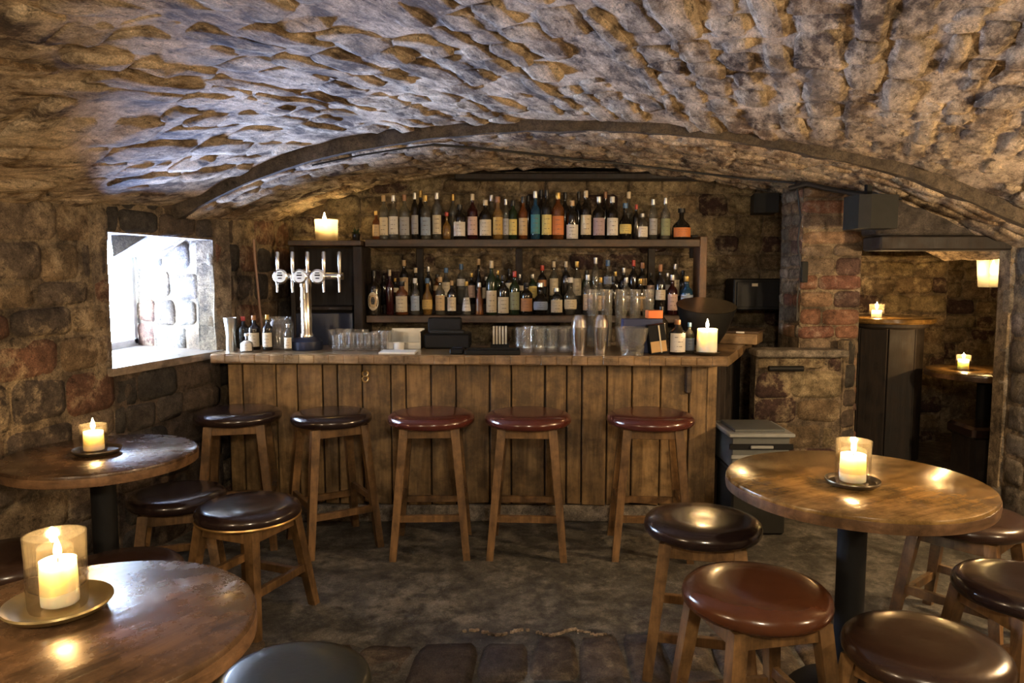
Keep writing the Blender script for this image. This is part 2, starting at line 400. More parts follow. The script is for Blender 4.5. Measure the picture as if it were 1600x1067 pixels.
def wall(name, p0, p1, z0, z1, hu, hv, seed, mat='wall_stone', mortar='wall_mortar', flip=False, proud=.013, back=.1, lo=None, stone_range=None, piece='stone'):
    P, L = wallP(p0, p1, flip)
    o = surf(name, P, (0, L), (z0, z1), max(2, int(L/.08)), max(2, int((z1-z0)/.08)), mortar, back=back)
    r = stone_range or (0, L, z0, z1)
    stones(o, P, courses(r[0], r[1], r[2], r[3], hu, hv, seed), mat, proud=proud, seed=seed, name=piece)
    return o

def interp(tab, x):
    if x <= tab[0][0]: return tab[0][1]
    for i in range(len(tab)-1):
        (x0, y0), (x1, y1) = tab[i], tab[i+1]
        if x <= x1:
            ym = tab[i-1] if i else (2*x0-x1, 2*y0-y1); yp = tab[i+2] if i+2 < len(tab) else (2*x1-x0, 2*y1-y0)
            t = (x-x0)/(x1-x0); m0 = (y1-ym[1])/(x1-ym[0])*(x1-x0); m1 = (yp[1]-y0)/(yp[0]-x0)*(x1-x0)
            return (2*t**3-3*t*t+1)*y0+(t**3-2*t*t+t)*m0+(-2*t**3+3*t*t)*y1+(t**3-t*t)*m1
    return tab[-1][1]
NEAR = [(-2.75, 1.36), (-2.1, 1.655), (-1.84, 1.742), (-1.67, 1.80), (-1.33, 1.965), (-1, 2.08), (-.66, 2.14), (-.33, 2.175), (0, 2.193), (.33, 2.198), (.66, 2.184),
        (1, 2.15), (1.33, 2.108), (1.66, 2.056), (2, 1.985), (2.34, 1.88), (2.68, 1.75), (3.05, 1.56)]
LOW = [(-2.1, 1.50), (-1.67, 1.745), (-1.33, 1.905), (-1, 2.01), (-.66, 2.075), (-.33, 2.12), (0, 2.144), (.33, 2.150), (.66, 2.145), (1, 2.115),
       (1.33, 2.07), (1.67, 2.005), (2, 1.93), (2.34, 1.81), (2.7, 1.66), (3.05, 1.5)]
def vaultP(tab):
    def P(x, y):
        z = interp(tab, x); d = (interp(tab, x+.02)-interp(tab, x-.02))/.04
        return Vector((x, y, z)), Vector((d, 0, -1)).normalized()
    return P
# near vault
PN = vaultP(NEAR)
ceil = surf('ceiling', PN, (-2.7, 3.05), (-1.3, 3.88), 64, 64, 'vault_mortar', rough=.014, back=.12)
sk = R(24); lay = []
rnd = random.Random(5); b = -4.2
while b < 4.4:
    h = rnd.uniform(.075, .165); a = -1+rnd.uniform(0, .3)
    while a < 6:
        l = rnd.uniform(.13, .44)
        ca, cb = a+l/2, b+h/2
        x = ca*math.sin(sk)+cb*math.cos(sk); y = ca*math.cos(sk)-cb*math.sin(sk)
        dz = interp(NEAR, x)-1.4; dp = max(.1, y*.996-dz*.0896)
        if -2.1 < x < 2.9 and 1.1 < y < 3.86 and abs(x)/dp < .76 and (y*.0896+dz*.996)/dp < .52: lay.append((a+.006, b+.006, a+l-.006, b+h-.006, None))
        a += l
    b += h
def PNs(a, b):
    x = a*math.sin(sk)+b*math.cos(sk); y = a*math.cos(sk)-b*math.sin(sk)
    return PN(x, min(y, 3.895))
lay.sort(key=lambda q: -(((q[0]+q[2])/2)*math.cos(sk)-((q[1]+q[3])/2)*math.sin(sk)))
print('vault stones', len(lay))
stones(ceil, PNs, lay[:300], 'vault_stone', proud=.013, seed=11, nu=5, nv=3, jitter=.026, rough=.015, ek=.62, skip=.14)
# lower vault over the bar
PL = vaultP(LOW)
ceil2 = surf('ceiling_low', PL, (-2.1, 3.05), (3.93, 5.22), 64, 18, 'vault_mortar', rough=.010, back=.12)
ceil2.name = 'ceiling'
lay = courses(-1.75, 2.85, 3.95, 5.2, (.14, .34), (.10, .17), 21)
stones(ceil2, PL, lay, 'vault_stone', proud=.016, seed=12, jitter=.012, rough=.009)
# ragged face of the step between the vaults
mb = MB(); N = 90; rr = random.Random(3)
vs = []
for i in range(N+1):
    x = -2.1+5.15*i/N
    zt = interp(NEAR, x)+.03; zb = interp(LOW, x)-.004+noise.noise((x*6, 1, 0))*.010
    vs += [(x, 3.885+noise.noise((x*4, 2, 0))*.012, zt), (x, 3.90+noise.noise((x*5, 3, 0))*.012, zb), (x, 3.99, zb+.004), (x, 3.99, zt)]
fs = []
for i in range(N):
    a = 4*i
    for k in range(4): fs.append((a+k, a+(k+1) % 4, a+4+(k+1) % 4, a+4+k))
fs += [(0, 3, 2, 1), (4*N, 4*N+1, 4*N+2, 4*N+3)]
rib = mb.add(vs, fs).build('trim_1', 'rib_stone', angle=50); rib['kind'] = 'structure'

# unseen shell boxes behind the visible faces, added to keep daylight to the window
def mass(c, d):
    o = MB().box(c, d).build('light_shell', 'shell_dark', smooth=False); o['kind'] = 'structure'
mass((1.1, 2.7, 2.42), (7.2, 8.6, .12))
mass((-2.8, 1.0, 1.15), (.12, 4.9, 2.5)); mass((-2.62, 3.41, 1.15), (.4, .08, 2.5)); mass((-2.36, 5.86, 1.15), (.1, 2.4, 2.5))
mass((-2.6, 4.0, .45), (.4, 1.3, .95)); mass((-2.6, 4.0, 2.05), (.4, 1.3, .80))
mass((1.1, -1.5, 1.15), (7.2, .12, 2.5)); mass((1.1, 6.85, 1.15), (7.2, .12, 2.5)); mass((4.6, 2.7, 1.15), (.12, 8.4, 2.5))

# floor: screed by the bar, flagstones nearer, all one level
mb = MB(); fl = MB().add([(-3, -1.3, -.02), (4.5, -1.3, -.02), (4.5, 7, -.02), (-3, 7, -.02)], [(0, 1, 2, 3)])
def floorP(u, v): return Vector((u, v, 0)), Vector((0, 0, 1))
floor = surf('floor', floorP, (-3.0, 4.5), (-1.3, 7.0), 120, 130, 'screed', rough=.006, back=.12)
lay = []; rnd = random.Random(8)
x = -2.0
def edgey(x): return 2.74+.04*math.sin(x*3)+.03*noise.noise((x*3, 0, 0))
while x < 2.9:
    wd = rnd.uniform(.14, .24); y = edgey(x)-.01
    while y > 1.2:
        l = rnd.uniform(.26, .5); lay.append((x+.005, y-l+.005, x+wd-.005, y-.005, None)); y -= l
    x += wd
def flagP(u, v): return Vector((u+.12*(v-2.7)*(.6 if u < .2 else .2), v, -.004)), Vector((0, 0, 1))
stones(floor, flagP, lay[:290], 'flag_stone', proud=.018, seed=31, jitter=.012, rough=.004, name='flagstone')

mb = MB()
for i in range(46):
    x = -.20+i*.0125; rn = random.Random(i)
    if rn.random() < .75: mb.box((x, 2.775+.02*math.sin(i*.4)+rn.uniform(-.006, .006), .004), (.016, rn.uniform(.004, .014), .012), rot=rn.uniform(-.5, .5), bev=.004)
mb.build('mortar_lip', 'vault_mortar', floor)

# walls of the room
WL = wall('wall_left', (-2.07, 2.40), (-1.88, 3.44), 0, 1.86, (.20, .42), (.11, .20), 41, proud=.014)
wall('wall_left', (-2.55, -1.3), (-2.07, 2.42), 0, 1.80, (.22, .42), (.12, .20), 40, proud=.014, stone_range=(2.4, 3.75, 0, 1.80))
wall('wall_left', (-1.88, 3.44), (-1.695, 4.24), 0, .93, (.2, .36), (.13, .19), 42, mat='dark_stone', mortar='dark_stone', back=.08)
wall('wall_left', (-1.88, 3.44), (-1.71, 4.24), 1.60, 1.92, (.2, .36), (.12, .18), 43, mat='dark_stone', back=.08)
wall('wall_left', (-1.71, 4.24), (-1.58, 5.40), 0, 2.0, (.22, .38), (.14, .20), 44, back=.1, mat=['wall_stone', 'wall_stone', 'dark_stone'])
# window recess: near jamb, splayed far jamb, soffit
wall('window_jamb', (-2.36, 3.47), (-1.88, 3.44), .93, 1.72, (.18, .3), (.12, .18), 45, back=.12, flip=True)['kind'] = 'structure'
wall('window_jamb', (-2.34, 4.58), (-1.71, 4.24), .93, 1.72, (.18, .3), (.12, .18), 46, back=.12, mat=['wall_stone', 'grey_stone'])['kind'] = 'structure'
for o in list(bpy.data.objects):
    if o.name.startswith('window_jamb'): o.name = 'trim_2'
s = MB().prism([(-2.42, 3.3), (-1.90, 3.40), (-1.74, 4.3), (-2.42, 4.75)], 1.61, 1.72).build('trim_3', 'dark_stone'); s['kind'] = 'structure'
# window: frame and pane
win = MB()
for z in (.985, 1.595): win.box((-2.35, 4.03, z), (.04, 1.10, .045))
for y in (3.51, 4.55): win.box((-2.35, y, 1.29), (.04, .04, .62))
win = win.build('window_1', 'frame_paint'); win['kind'] = 'structure'
MB().box((-2.35, 4.03, 1.29), (.006, 1.0, .57)).build('pane', 'window_glass', win)
sill = MB().prism([(-2.42, 3.36), (-1.855, 3.40), (-1.672, 4.24), (-1.70, 4.36), (-2.42, 4.66)], .93, .968)
sill = tag(sill.build('window_sill', 'sill_wood', smooth=False), kind='structure'); sill.name = 'trim_4'
# back wall behind the bottles
wall('wall_back', (-1.62, 5.36), (2.15, 5.36), 0, 2.14, (.16, .34), (.11, .18), 47, mat='back_stone', proud=.02, stone_range=(0, 3.77, .9, 2.14))
# wall right of the pier over the doorway and the door jamb
wall('wall_right', (2.925, 4.30), (2.925, -1.3), 0, 1.78, (.25, .45), (.14, .22), 48, mat='grey_stone', stone_range=(0, 1.6, 0, 1.78))
wall('wall_right', (2.905, 4.31), (3.3, 4.31), 0, 1.75, (.2, .3), (.14, .2), 49, mat='grey_stone')
wall('wall_rear', (2.9, -1.3), (-2.6, -1.3), 0, 2.2, (.3, .5), (.16, .24), 51, stone_range=(0, .9, 0, 1.2))
# pier of brick between bar and doorway
pier = surf('wall_pier', wallP((1.80, 4.60), (2.17, 4.60))[0], (0, .37), (0, 2.0), 6, 30, 'wall_mortar', rough=.004, back=.36)
P, L = wallP((1.80, 4.60), (2.17, 4.60)); lay = []; rnd = random.Random(9); z = .02; k = 0
while z < 1.95:
    h = rnd.uniform(.075, .115); cut = rnd.uniform(.10, .26) if k % 2 else rnd.uniform(.2, .3)
    if rnd.random() < .25: lay.append((.0, z+.005, L, z+h-.005, None))
    else: lay += [(0, z+.005, cut-.005, z+h-.005, None), (cut+.005, z+.005, L, z+h-.005, None)]
    z += h; k += 1
stones(pier, P, lay, 'brick_red', proud=.018, seed=61, jitter=.006, rough=.005, name='brick')
P, L = wallP((2.17, 4.60), (2.17, 4.96)); lay = courses(0, .36, .02, 1.95, (.14, .22), (.075, .11), 62)
stones(pier, P, lay, 'brick_red', proud=.012, seed=63, jitter=.006, rough=.005, name='brick')
P, L = wallP((1.80, 4.96), (1.80, 4.60)); lay = courses(0, .36, 1.0, 1.95, (.14, .22), (.075, .11), 64)
stones(pier, P, lay, ['grey_stone', 'brick_red'], proud=.012, seed=65, jitter=.006, rough=.005, name='brick')
# low wall with a stone ledge right of the bar
lw = wall('wall_low', (1.50, 4.50), (2.03, 4.50), 0, .90, (.18, .34), (.13, .2), 66, mat='back_stone', back=.10)
MB().box((1.765, 4.53, .925), (.56, .19, .045), bev=.008).build('ledge', 'grey_stone', lw)
wall('wall_pier', (2.04, 4.50), (2.15, 4.58), 0, 1.0, (.1, .2), (.12, .18), 67, mat='dark_stone', back=.04)
# lintel beams over the doorway
lt = MB().box((2.57, 4.42, 1.588), (.86, .22, .085), bev=.01).build('trim_5', 'dark_wood'); lt['kind'] = 'structure'
lt = MB().box((2.56, 4.44, 1.76), (.86, .20, .25), bev=.01).build('trim_6', 'dark_stone'); lt['kind'] = 'structure'
# timber beam and dark gap under the back edge of the low vault
bm = MB().box((.85, 5.24, 2.085), (2.5, .10, .05), bev=.01).build('trim_7', 'dark_wood'); bm['kind'] = 'structure'

# ------------------------------------------------------------------ the room beyond the doorway
wall('wall_backroom', (2.10, 6.45), (4.4, 6.45), 0, 1.9, (.18, .34), (.10, .16), 71, mat='back_stone', stone_range=(.3, 2.3, .4, 1.9))
wall('wall_backroom', (2.30, 6.10), (3.60, 6.10), 0, 1.56, (.18, .34), (.10, .16), 72, mat='back_stone', back=.3)
wall('wall_backroom', (4.25, 6.5), (4.25, 4.4), 0, 1.9, (.2, .34), (.12, .18), 73, mat='back_stone', stone_range=(0, .5, .4, 1.9))
c3 = surf('ceiling', lambda u, v: (Vector((u, v, 1.86-.05*(u-3.2)**2)), Vector((0, 0, -1))), (2.1, 4.4), (4.45, 6.5), 30, 30, 'vault_stone', rough=.012, back=.12)
wall('wall_backroom', (2.20, 4.7), (2.20, 6.5), 0, 1.9, (.2, .34), (.12, .18), 74, mat='dark_stone', stone_range=(1.0, 1.8, .6, 1.9))

# ------------------------------------------------------------------ the bar
bar = thing('bar_counter', 'long timber bar counter with weathered vertical plank front and pale worn top', 'bar counter', (0, 4.0, 0))
def loc(mb, o): mb.v = [(x-o[0], y-o[1], z-o[2]) for x, y, z in mb.v]; return mb
BO = (0, 4.0, 0)
top = MB().prism([(-1.665, 4.05), (1.15, 3.90), (1.18, 3.96), (1.62, 4.95), (1.05, 4.95), (.80, 4.52), (-1.64, 4.56)], .915, .968)
loc(top, BO).build('worktop', 'counter_wood', bar, smooth=False)
edge = MB(); 
for i in range(34):
    x = -1.665+i*(2.815/34); y = 4.05-.15*(i/34)
    a = random.Random(i).uniform(-.003, .003)
    edge.box((x+.0414, y-.004, .941), (.0845, .022+a, .046+a), rot=-.0533, bev=.004)
loc(edge, BO).build('worktop_edge', 'counter_wood', bar)
rnd = random.Random(14); x = -1.60; xs = []
while x < 1.06:
    wd = rnd.choice([.085, .12, .14, .16, .17, .19]); e = min(x+wd, 1.10)
    if 1.10-e < .06: e = 1.10
    y = 4.10+rnd.uniform(-.006, .006)
    yb = y+(-.035*(x+1.6)/2.7)
    mb = MB().box(((x+e)/2, yb+.012, .505), (e-x-.007, .028, .80), bev=.005); loc(mb, BO)
    # cupping and ragged foot
    mb.v = [(vx, vy+.004*noise.noise((vx*9, vz*4, 1)), vz+(.02*noise.noise((vx*20, 0, 5)) if vz < .12 else 0)) for vx, vy, vz in mb.v]
    mb.build('plank', 'bar_plank', bar); xs.append((x, e)); x = e
mb = MB().box((-.25, 4.15, .46), (2.68, .03, .9)); loc(mb, BO).build('backing_board', 'dark_wood', bar)
mb = MB().box((-.25, 4.12, .05), (2.70, .10, .10), bev=.012); loc(mb, BO).build('plinth', 'grey_stone', bar)
mb = MB().leg((1.115, 4.085, .915), (1.115, 4.085, 0), .05, .05); loc(mb, BO).build('corner_post', 'bar_plank', bar)
# dark right flank of the counter, five boards
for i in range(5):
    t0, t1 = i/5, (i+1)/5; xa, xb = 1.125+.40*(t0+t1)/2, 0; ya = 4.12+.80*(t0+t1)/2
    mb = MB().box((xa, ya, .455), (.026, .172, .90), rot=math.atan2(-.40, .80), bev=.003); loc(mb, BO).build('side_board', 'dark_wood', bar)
mb = MB().box((-.4, 4.5, .86), (2.3, .05, .1)); loc(mb, BO).build('rear_rail', 'dark_wood', bar)
mb = MB().box((.98, 4.066, .83), (.035, .05, .17), bev=.008); loc(mb, BO)
mb.build('bracket', 'shelf_wood', bar)
mb = MB()
for zz in (.855, .825):
    mb.path([(-.815+.016*math.cos(a), 4.055, zz+.016*math.sin(a)) for a in [i*PI/6 for i in range(13)]], .005, 6)
o = loc(mb, BO).build('bag_hook', 'brass_trim', bar); o['label'] = 'pale metal double ring bag hook'

# back bar: shelves, uprights, cabinet
SH = thing('bottle_shelves', 'dark wooden two-tier bottle shelving on back wall of bar', 'shelf', (0, 5.1, 0)); SO = (0, 5.1, 0)
def sb(name, c, d, mat='shelf_wood', rot=0, bev=.004, par=SH, off=SO): return loc(MB().box(c, d, rot, bev), off).build(name, mat, par)
sb('shelf', (.137, 5.10, 1.615), (2.244, .28, .05)); sb('shelf', (.137, 5.10, 1.105), (2.244, .28, .05))
sb('riser', (.18, 5.19, 1.165), (2.16, .09, .07), 'dark_wood')
for x in (-.655, .05, .99): sb('upright', (x, 5.265, 1.36), (.05, .04, .46), 'dark_wood')
sb('end_board', (1.285, 5.06, 1.33), (.05, .18, .66), 'board_wood'); sb('end_post', (1.275, 5.2, 1.60), (.05, .05, .16), 'dark_wood')
CB = thing('tap_cabinet', 'black open cabinet at left end of back bar under a glowing lamp', 'cabinet', (-1.25, 5.05, 0)); CO = (-1.25, 5.05, 0)
def cbx(name, c, d, mat='dark_wood', bev=.004): return loc(MB().box(c, d, 0, bev), CO).build(name, mat, CB)
cbx('cabinet_top', (-1.236, 5.05, 1.612), (.48, .34, .035), 'shelf_wood')
cbx('side_panel', (-1.455, 5.05, .80), (.03, .32, 1.58)); cbx('side_panel', (-1.022, 5.05, .80), (.06, .32, 1.58), 'dark_wood')
cbx('back_panel', (-1.25, 5.19, .80), (.42, .03, 1.58)); cbx('shelf', (-1.25, 5.04, 1.18), (.37, .28, .025))
cbx('lower_panel', (-1.25, 4.905, .60), (.38, .02, 1.10), 'blue_plastic')
BB = thing('back_counter', 'low dark counter under the bottle shelves', 'counter', (.2, 5.1, 0))
loc(MB().box((.175, 5.06, .86), (2.2, .44, .04), 0, .004), (.2, 5.1, 0)).build('counter_top', 'dark_wood', BB)
for x in (-.91, .16, 1.26): loc(MB().box((x, 5.08, .42), (.03, .38, .84)), (.2, 5.1, 0)).build('side_panel', 'dark_wood', BB)
for i in range(4): loc(MB().box((-.663+i*.548, 4.87, .42), (.53, .02, .82), 0, .003), (.2, 5.1, 0)).build('door', 'dark_wood', BB)

# ------------------------------------------------------------------ bottles
def prof(kind, h, r):
    n = {'wine': [(.88, 0), (1, .02), (1, .60), (.96, .65), (.60, .72), (.34, .77), (.32, .90), (.37, .905), (.37, .93), (.33, .94), (.33, .955)],
         'whisky': [(.9, 0), (1, .02), (1, .60), (.97, .66), (.75, .72), (.40, .77), (.34, .82), (.33, .92), (.38, .93), (.38, .95)],
         'gin': [(.88, 0), (1, .03), (1, .55), (.95, .62), (.70, .68), (.38, .73), (.34, .9), (.40, .91), (.40, .94)],
         'squat': [(.86, 0), (1, .04), (1, .42), (.92, .5), (.55, .58), (.26, .64), (.24, .86), (.30, .87), (.30, .93)],
         'tall': [(.9, 0), (1, .015), (1, .68), (.86, .74), (.5, .79), (.36, .84), (.35, .93), (.42, .94), (.42, .96)],
         'cone': [(.95, 0), (1, .03), (.92, .2), (.62, .5), (.36, .7), (.28, .8), (.27, .92), (.35, .93), (.35, .95)],
         'round': [(.6, 0), (.75, .03), (.98, .2), (1, .34), (.86, .5), (.45, .62), (.28, .68), (.28, .86), (.34, .87), (.34, .92)],
         'flask': [(.9, 0), (1, .04), (1.0, .38), (.95, .44), (.72, .53), (.42, .60), (.26, .68), (.26, .9), (.33, .91), (.33, .94)]}[kind]
    return [(a*r, b*h) for a, b in n]
KD = {'wine': 'slim', 'whisky': 'broad-shouldered', 'gin': 'straight-sided', 'squat': 'squat', 'tall': 'tall thin', 'cone': 'cone-shaped', 'round': 'round-bellied', 'flask': 'flask-shaped'}
GD = {'dark': 'dark', 'clear': 'clear', 'amber': 'amber', 'gold': 'golden', 'blue': 'blue-green', 'green': 'green', 'wine': 'deep red'}
def bottle(X, Y, z, h, wpx, kind, glass, lab, cap, where, group, lz=None, capr=1):
    r = wpx/2; ld = f'{lab} label' if lab else 'no label'
    b = thing('bottle', f'{KD[kind]} {GD[glass]} bottle, {ld}, {cap} cap, {where}', 'bottle', (X, Y, z), 0, group)
    p = prof(kind, h, r)
    MB().lathe([(0, 0)]+p, 16).build('glass_body', 'bottle_'+glass, b, angle=60)
    if glass in ('clear', 'gold', 'amber') and kind != 'tall':
        MB().lathe([(0, .006)]+[(q*.9, max(.006, zz)) for q, zz in p if zz < h*.5]+[(r*.88, h*.5), (0, h*.5)], 14).build('liquid', {'clear': 'clear_glass', 'gold': 'bottle_gold', 'amber': 'bottle_amber'}[glass], b, angle=60)
    nr = p[-1][0]
    MB().lathe([(nr*1.12, h*.86), (nr*1.22, h*.87), (nr*1.2, h*.995), (nr*1.0, h), (0, h)], 12).build('bottle_cap', 'cap_'+cap, b)
    if lab:
        z0, z1 = lz or (.12, .52)
        if kind == 'squat' or kind == 'flask': z0, z1 = lz or (.08, .38)
        if kind == 'round': z0, z1 = lz or (.16, .42)
        pr = []; 
        for i in range(5):
            zz = h*(z0+(z1-z0)*i/4); rr = r
            for (ra, za), (rb, zb) in zip(p, p[1:]):
                if za <= zz <= zb: rr = ra+(rb-ra)*(zz-za)/max(1e-6, zb-za)
            pr.append((rr+.0012, zz))
        MB().lathe(pr, 10, a0=-PI/2-1.15, a1=-PI/2+1.15).build('bottle_label', 'label_'+lab, b)
    return b
def sx(px, Y): return (px-800)/1150*Y          # metres to the side of the camera axis at depth Y
K = 5.05/1150
G1 = 'bottles on the upper shelf'; G2 = 'bottles at the front of the middle shelf'; G3 = 'bottles at the back of the middle shelf'
# x mark, height and width in marks of 4.4 mm, shape, glass, label, cap, label span
upper = [(590, 44, 12, 'gin', 'amber', 'tan', 'gold'), (602, 68, 14, 'whisky', 'clear', 'cream', 'tan'), (617, 68, 15, 'gin', 'clear', 'white', 'silver'),
  (634, 69, 16, 'wine', 'clear', 'grey', 'brown'), (650, 72, 11, 'tall', 'dark', 'grey', 'silver'), (666.5, 68, 16, 'whisky', 'clear', 'blue', 'gold'),
  (684, 72, 14, 'tall', 'clear', 'cream', 'silver'), (699, 42, 14, 'round', 'gold', None, 'red'), (719, 54, 19, 'whisky', 'dark', 'white', 'black'),
  (739, 70, 16, 'wine', 'wine', 'pink', 'cream'), (759, 61, 19, 'wine', 'dark', 'cream', 'cream'), (778, 66, 16, 'gin', 'gold', 'gold', 'brown'),
  (790.5, 62, 10, 'tall', 'clear', 'grey', 'silver'), (801.5, 60, 13, 'tall', 'green', 'yellow', 'black'), (817, 66, 14, 'wine', 'amber', 'tan', 'black'),
  (836, 74, 15, 'gin', 'blue', 'teal', 'silver'), (853.5, 76, 16, 'wine', 'dark', 'yellow', 'black'), (871, 72, 19, 'whisky', 'amber', 'orange', 'gold'),
  (893, 60, 19, 'wine', 'dark', 'white', 'tan'), (914, 75, 17, 'wine', 'dark', 'cream', 'cream'), (934, 66, 19, 'wine', 'dark', 'mauve', 'silver'),
  (955, 66, 18, 'wine', 'dark', 'white', 'white'), (975, 56, 20, 'round', 'dark', 'yellow', 'blue'), (992, 54, 11, 'wine', 'dark', None, 'red'),
  (1001.5, 40, 17, 'whisky', 'clear', 'white', 'silver'), (1018, 62, 13, 'tall', 'clear', 'grey', 'silver'), (1037, 64, 15, 'wine', 'clear', 'green', 'silver'),
  (1062, 48, 28, 'flask', 'dark', 'orange', 'black')]
for i, (px, h, wd, kd, gl, lb, cp) in enumerate(upper):
    span = {'wine': (.1, .5), 'whisky': (.1, .5)}.get(kd)
    if i == 18: span = (.02, .38)
    bottle(sx(px, 5.05), 5.05, 1.6405, h*K, wd*K, kd, gl, lb, cp, f'{ORD[i]}{"" if i == 0 else " from left"}, upper shelf front', G1, span)
# a few tall bottles standing behind those
back_u = [(659, 78, 14, 'wine', 'dark', 'gold'), (709, 72, 13, 'whisky', 'clear', 'gold'), (768, 71, 13, 'gin', 'clear', 'silver'), (845, 79, 15, 'wine', 'dark', 'black'),
          (882, 75, 15, 'wine', 'dark', 'black'), (903, 76, 13, 'wine', 'dark', 'black'), (944, 76, 14, 'wine', 'dark', 'brown'), (980, 76, 15, 'gin', 'clear', 'cream'), (825, 70, 12, 'wine', 'dark', 'black')]
for px, h, wd, kd, gl, cp in sorted(back_u):
    i = sorted(back_u).index((px, h, wd, kd, gl, cp))
    bottle(sx(px, 5.15), 5.155, 1.6405, h*K, wd*K, kd, gl, None, cp, f'{ORD[i]}{"" if i == 0 else " from left"} , upper shelf rear row', 'bottles in the rear row of the upper shelf')
front = [(609.5, 70, 12, 'wine', 'wine', None, 'cream'), (628, 52, 19, 'whisky', 'amber', 'cream', 'black'), (649, 57, 14, 'gin', 'clear', 'blue', 'white'),
  (668, 57, 17, 'round', 'gold', 'gold', 'blue'), (688, 59, 15, 'gin', 'clear', 'tan', 'tan'), (706, 53, 14, 'wine', 'dark', 'cream', 'tan'),
  (729, 52, 15, 'cone', 'clear', 'white', 'gold'), (749, 50, 14, 'cone', 'amber', None, 'silver'), (768, 84, 17, 'wine', 'green', 'cream', 'cream'),
  (786.5, 62, 18, 'wine', 'dark', 'cream', 'black'), (804, 68, 16, 'wine', 'green', 'green', 'red'), (822.5, 50, 19, 'whisky', 'dark', 'brown', 'black'),
  (844.5, 50, 24, 'round', 'dark', 'blue', 'silver'), (869.5, 42, 19, 'whisky', 'dark', 'cream', 'silver'), (891, 58, 21, 'round', 'clear', 'cream', 'white'),
  (918, 62, 16, 'gin', 'clear', 'tan', 'silver'), (938, 58, 15, 'whisky', 'clear', 'tan', 'gold'), (958, 60, 15, 'wine', 'dark', None, 'black'),
  (978, 58, 15, 'whisky', 'clear', 'grey', 'silver'), (1000, 56, 17, 'whisky', 'dark', 'tan', 'gold'), (1031, 78, 16, 'wine', 'dark', 'cream', 'brown'),
  (1050, 62, 16, 'gin', 'wine', 'pink', 'silver'), (1072, 60, 20, 'gin', 'blue', 'blue', 'gold')]
for i, (px, h, wd, kd, gl, lb, cp) in enumerate(front):
    sp = (.05, .45) if i in (8, 9) else None
    if i in (1, 13): sp = (.1, .56)
    if i == 20: sp = (.3, .5)
    bottle(sx(px, 5.02), 5.02, 1.1305, h*K, wd*K, kd, gl, lb, cp, f'{ORD[i]}{"" if i == 0 else " from left"}, middle shelf front row', G2, sp)
back = [(600, 56, 13, 'wine', 'dark', None, 'black'), (618, 52, 13, 'wine', 'dark', 'cream', 'gold'), (632, 80, 16, 'whisky', 'dark', 'tan', 'tan'), (650, 68, 14, 'wine', 'dark', None, 'cream'),
  (670, 70, 13, 'wine', 'dark', None, 'silver'), (684, 58, 13, 'gin', 'amber', 'tan', 'black'), (697.5, 68, 17, 'gin', 'clear', 'cream', 'blue'), (721, 74, 16, 'whisky', 'clear', 'white', 'blue'),
  (737, 60, 12, 'wine', 'dark', 'pink', 'gold'), (748, 82, 19, 'round', 'dark', None, 'tan'), (760, 54, 13, 'wine', 'dark', 'cream', 'silver'), (778, 64, 13, 'wine', 'green', None, 'gold'), (796, 66, 13, 'whisky', 'dark', 'cream', 'black'),
  (812, 58, 12, 'wine', 'dark', 'cream', 'silver'), (832, 58, 15, 'whisky', 'green', 'yellow', 'silver'), (847, 72, 15, 'whisky', 'dark', 'brown', 'red'), (865, 78, 16, 'wine', 'clear', 'cream', 'cream'),
  (884, 78, 15, 'wine', 'dark', None, 'cream'), (901, 78, 16, 'gin', 'clear', 'cream', 'gold'), (916, 64, 13, 'whisky', 'green', None, 'black'), (930, 84, 13, 'tall', 'clear', None, 'silver'), (949, 80, 14, 'gin', 'clear', 'blue', 'blue'),
  (961, 62, 14, 'wine', 'dark', None, 'gold'), (974, 68, 14, 'wine', 'dark', None, 'silver'), (989, 80, 14, 'wine', 'dark', None, 'red'), (1003, 76, 15, 'whisky', 'dark', 'tan', 'brown'),
  (1016, 60, 12, 'wine', 'dark', 'pink', 'black'), (1042, 60, 13, 'wine', 'clear', 'grey', 'silver'), (1054, 74, 13, 'tall', 'clear', 'cream', 'silver'), (1066, 64, 13, 'wine', 'dark', None, 'black')]
K2 = 5.19/1150
for i, (px, h, wd, kd, gl, lb, cp) in enumerate(back):
    bottle(sx(px, 5.19), 5.19, 1.2005, h*K2-.055, min(wd, 14)*K2, kd, gl, lb, cp, f'{ORD[i]}{"" if i == 0 else " from left"}, middle shelf rear row', G3, (.45, .62) if i % 2 else (.2, .6))
# the dark bottle with an oval badge at the left end
b = thing('bottle', 'dark bottle with large oval cream badge at left end of middle shelf', 'bottle', (-.935, 5.0, 1.1305))
MB().lathe([(0, 0)]+prof('whisky', .29, .047), 18).build('glass_body', 'bottle_dark', b); MB().lathe([(.017, .26), (.019, .262), (.018, .30), (0, .302)], 12).build('bottle_cap', 'cap_black', b)
def oval_patch(r, cz, hw, hh, lift, n=20):
    vs = [(0, -(r+lift), cz)]
    for i in range(n):
        a = 2*PI*i/n; x = hw*math.cos(a); ang = x/(r+lift); vs.append(((r+lift)*math.sin(ang), -(r+lift)*math.cos(ang), cz+hh*math.sin(a)))
    return MB().add(vs, [(0, 1+i, 1+(i+1) % n) for i in range(n)])
bd = oval_patch(.047, .095, .040, .062, .001).build('bottle_label', 'label_cream', b)
oval_patch(.047, .095, .028, .045, .0018).build('label_ring', 'label_tan', bd); oval_patch(.047, .098, .014, .026, .0026).build('emblem', 'label_black', bd)

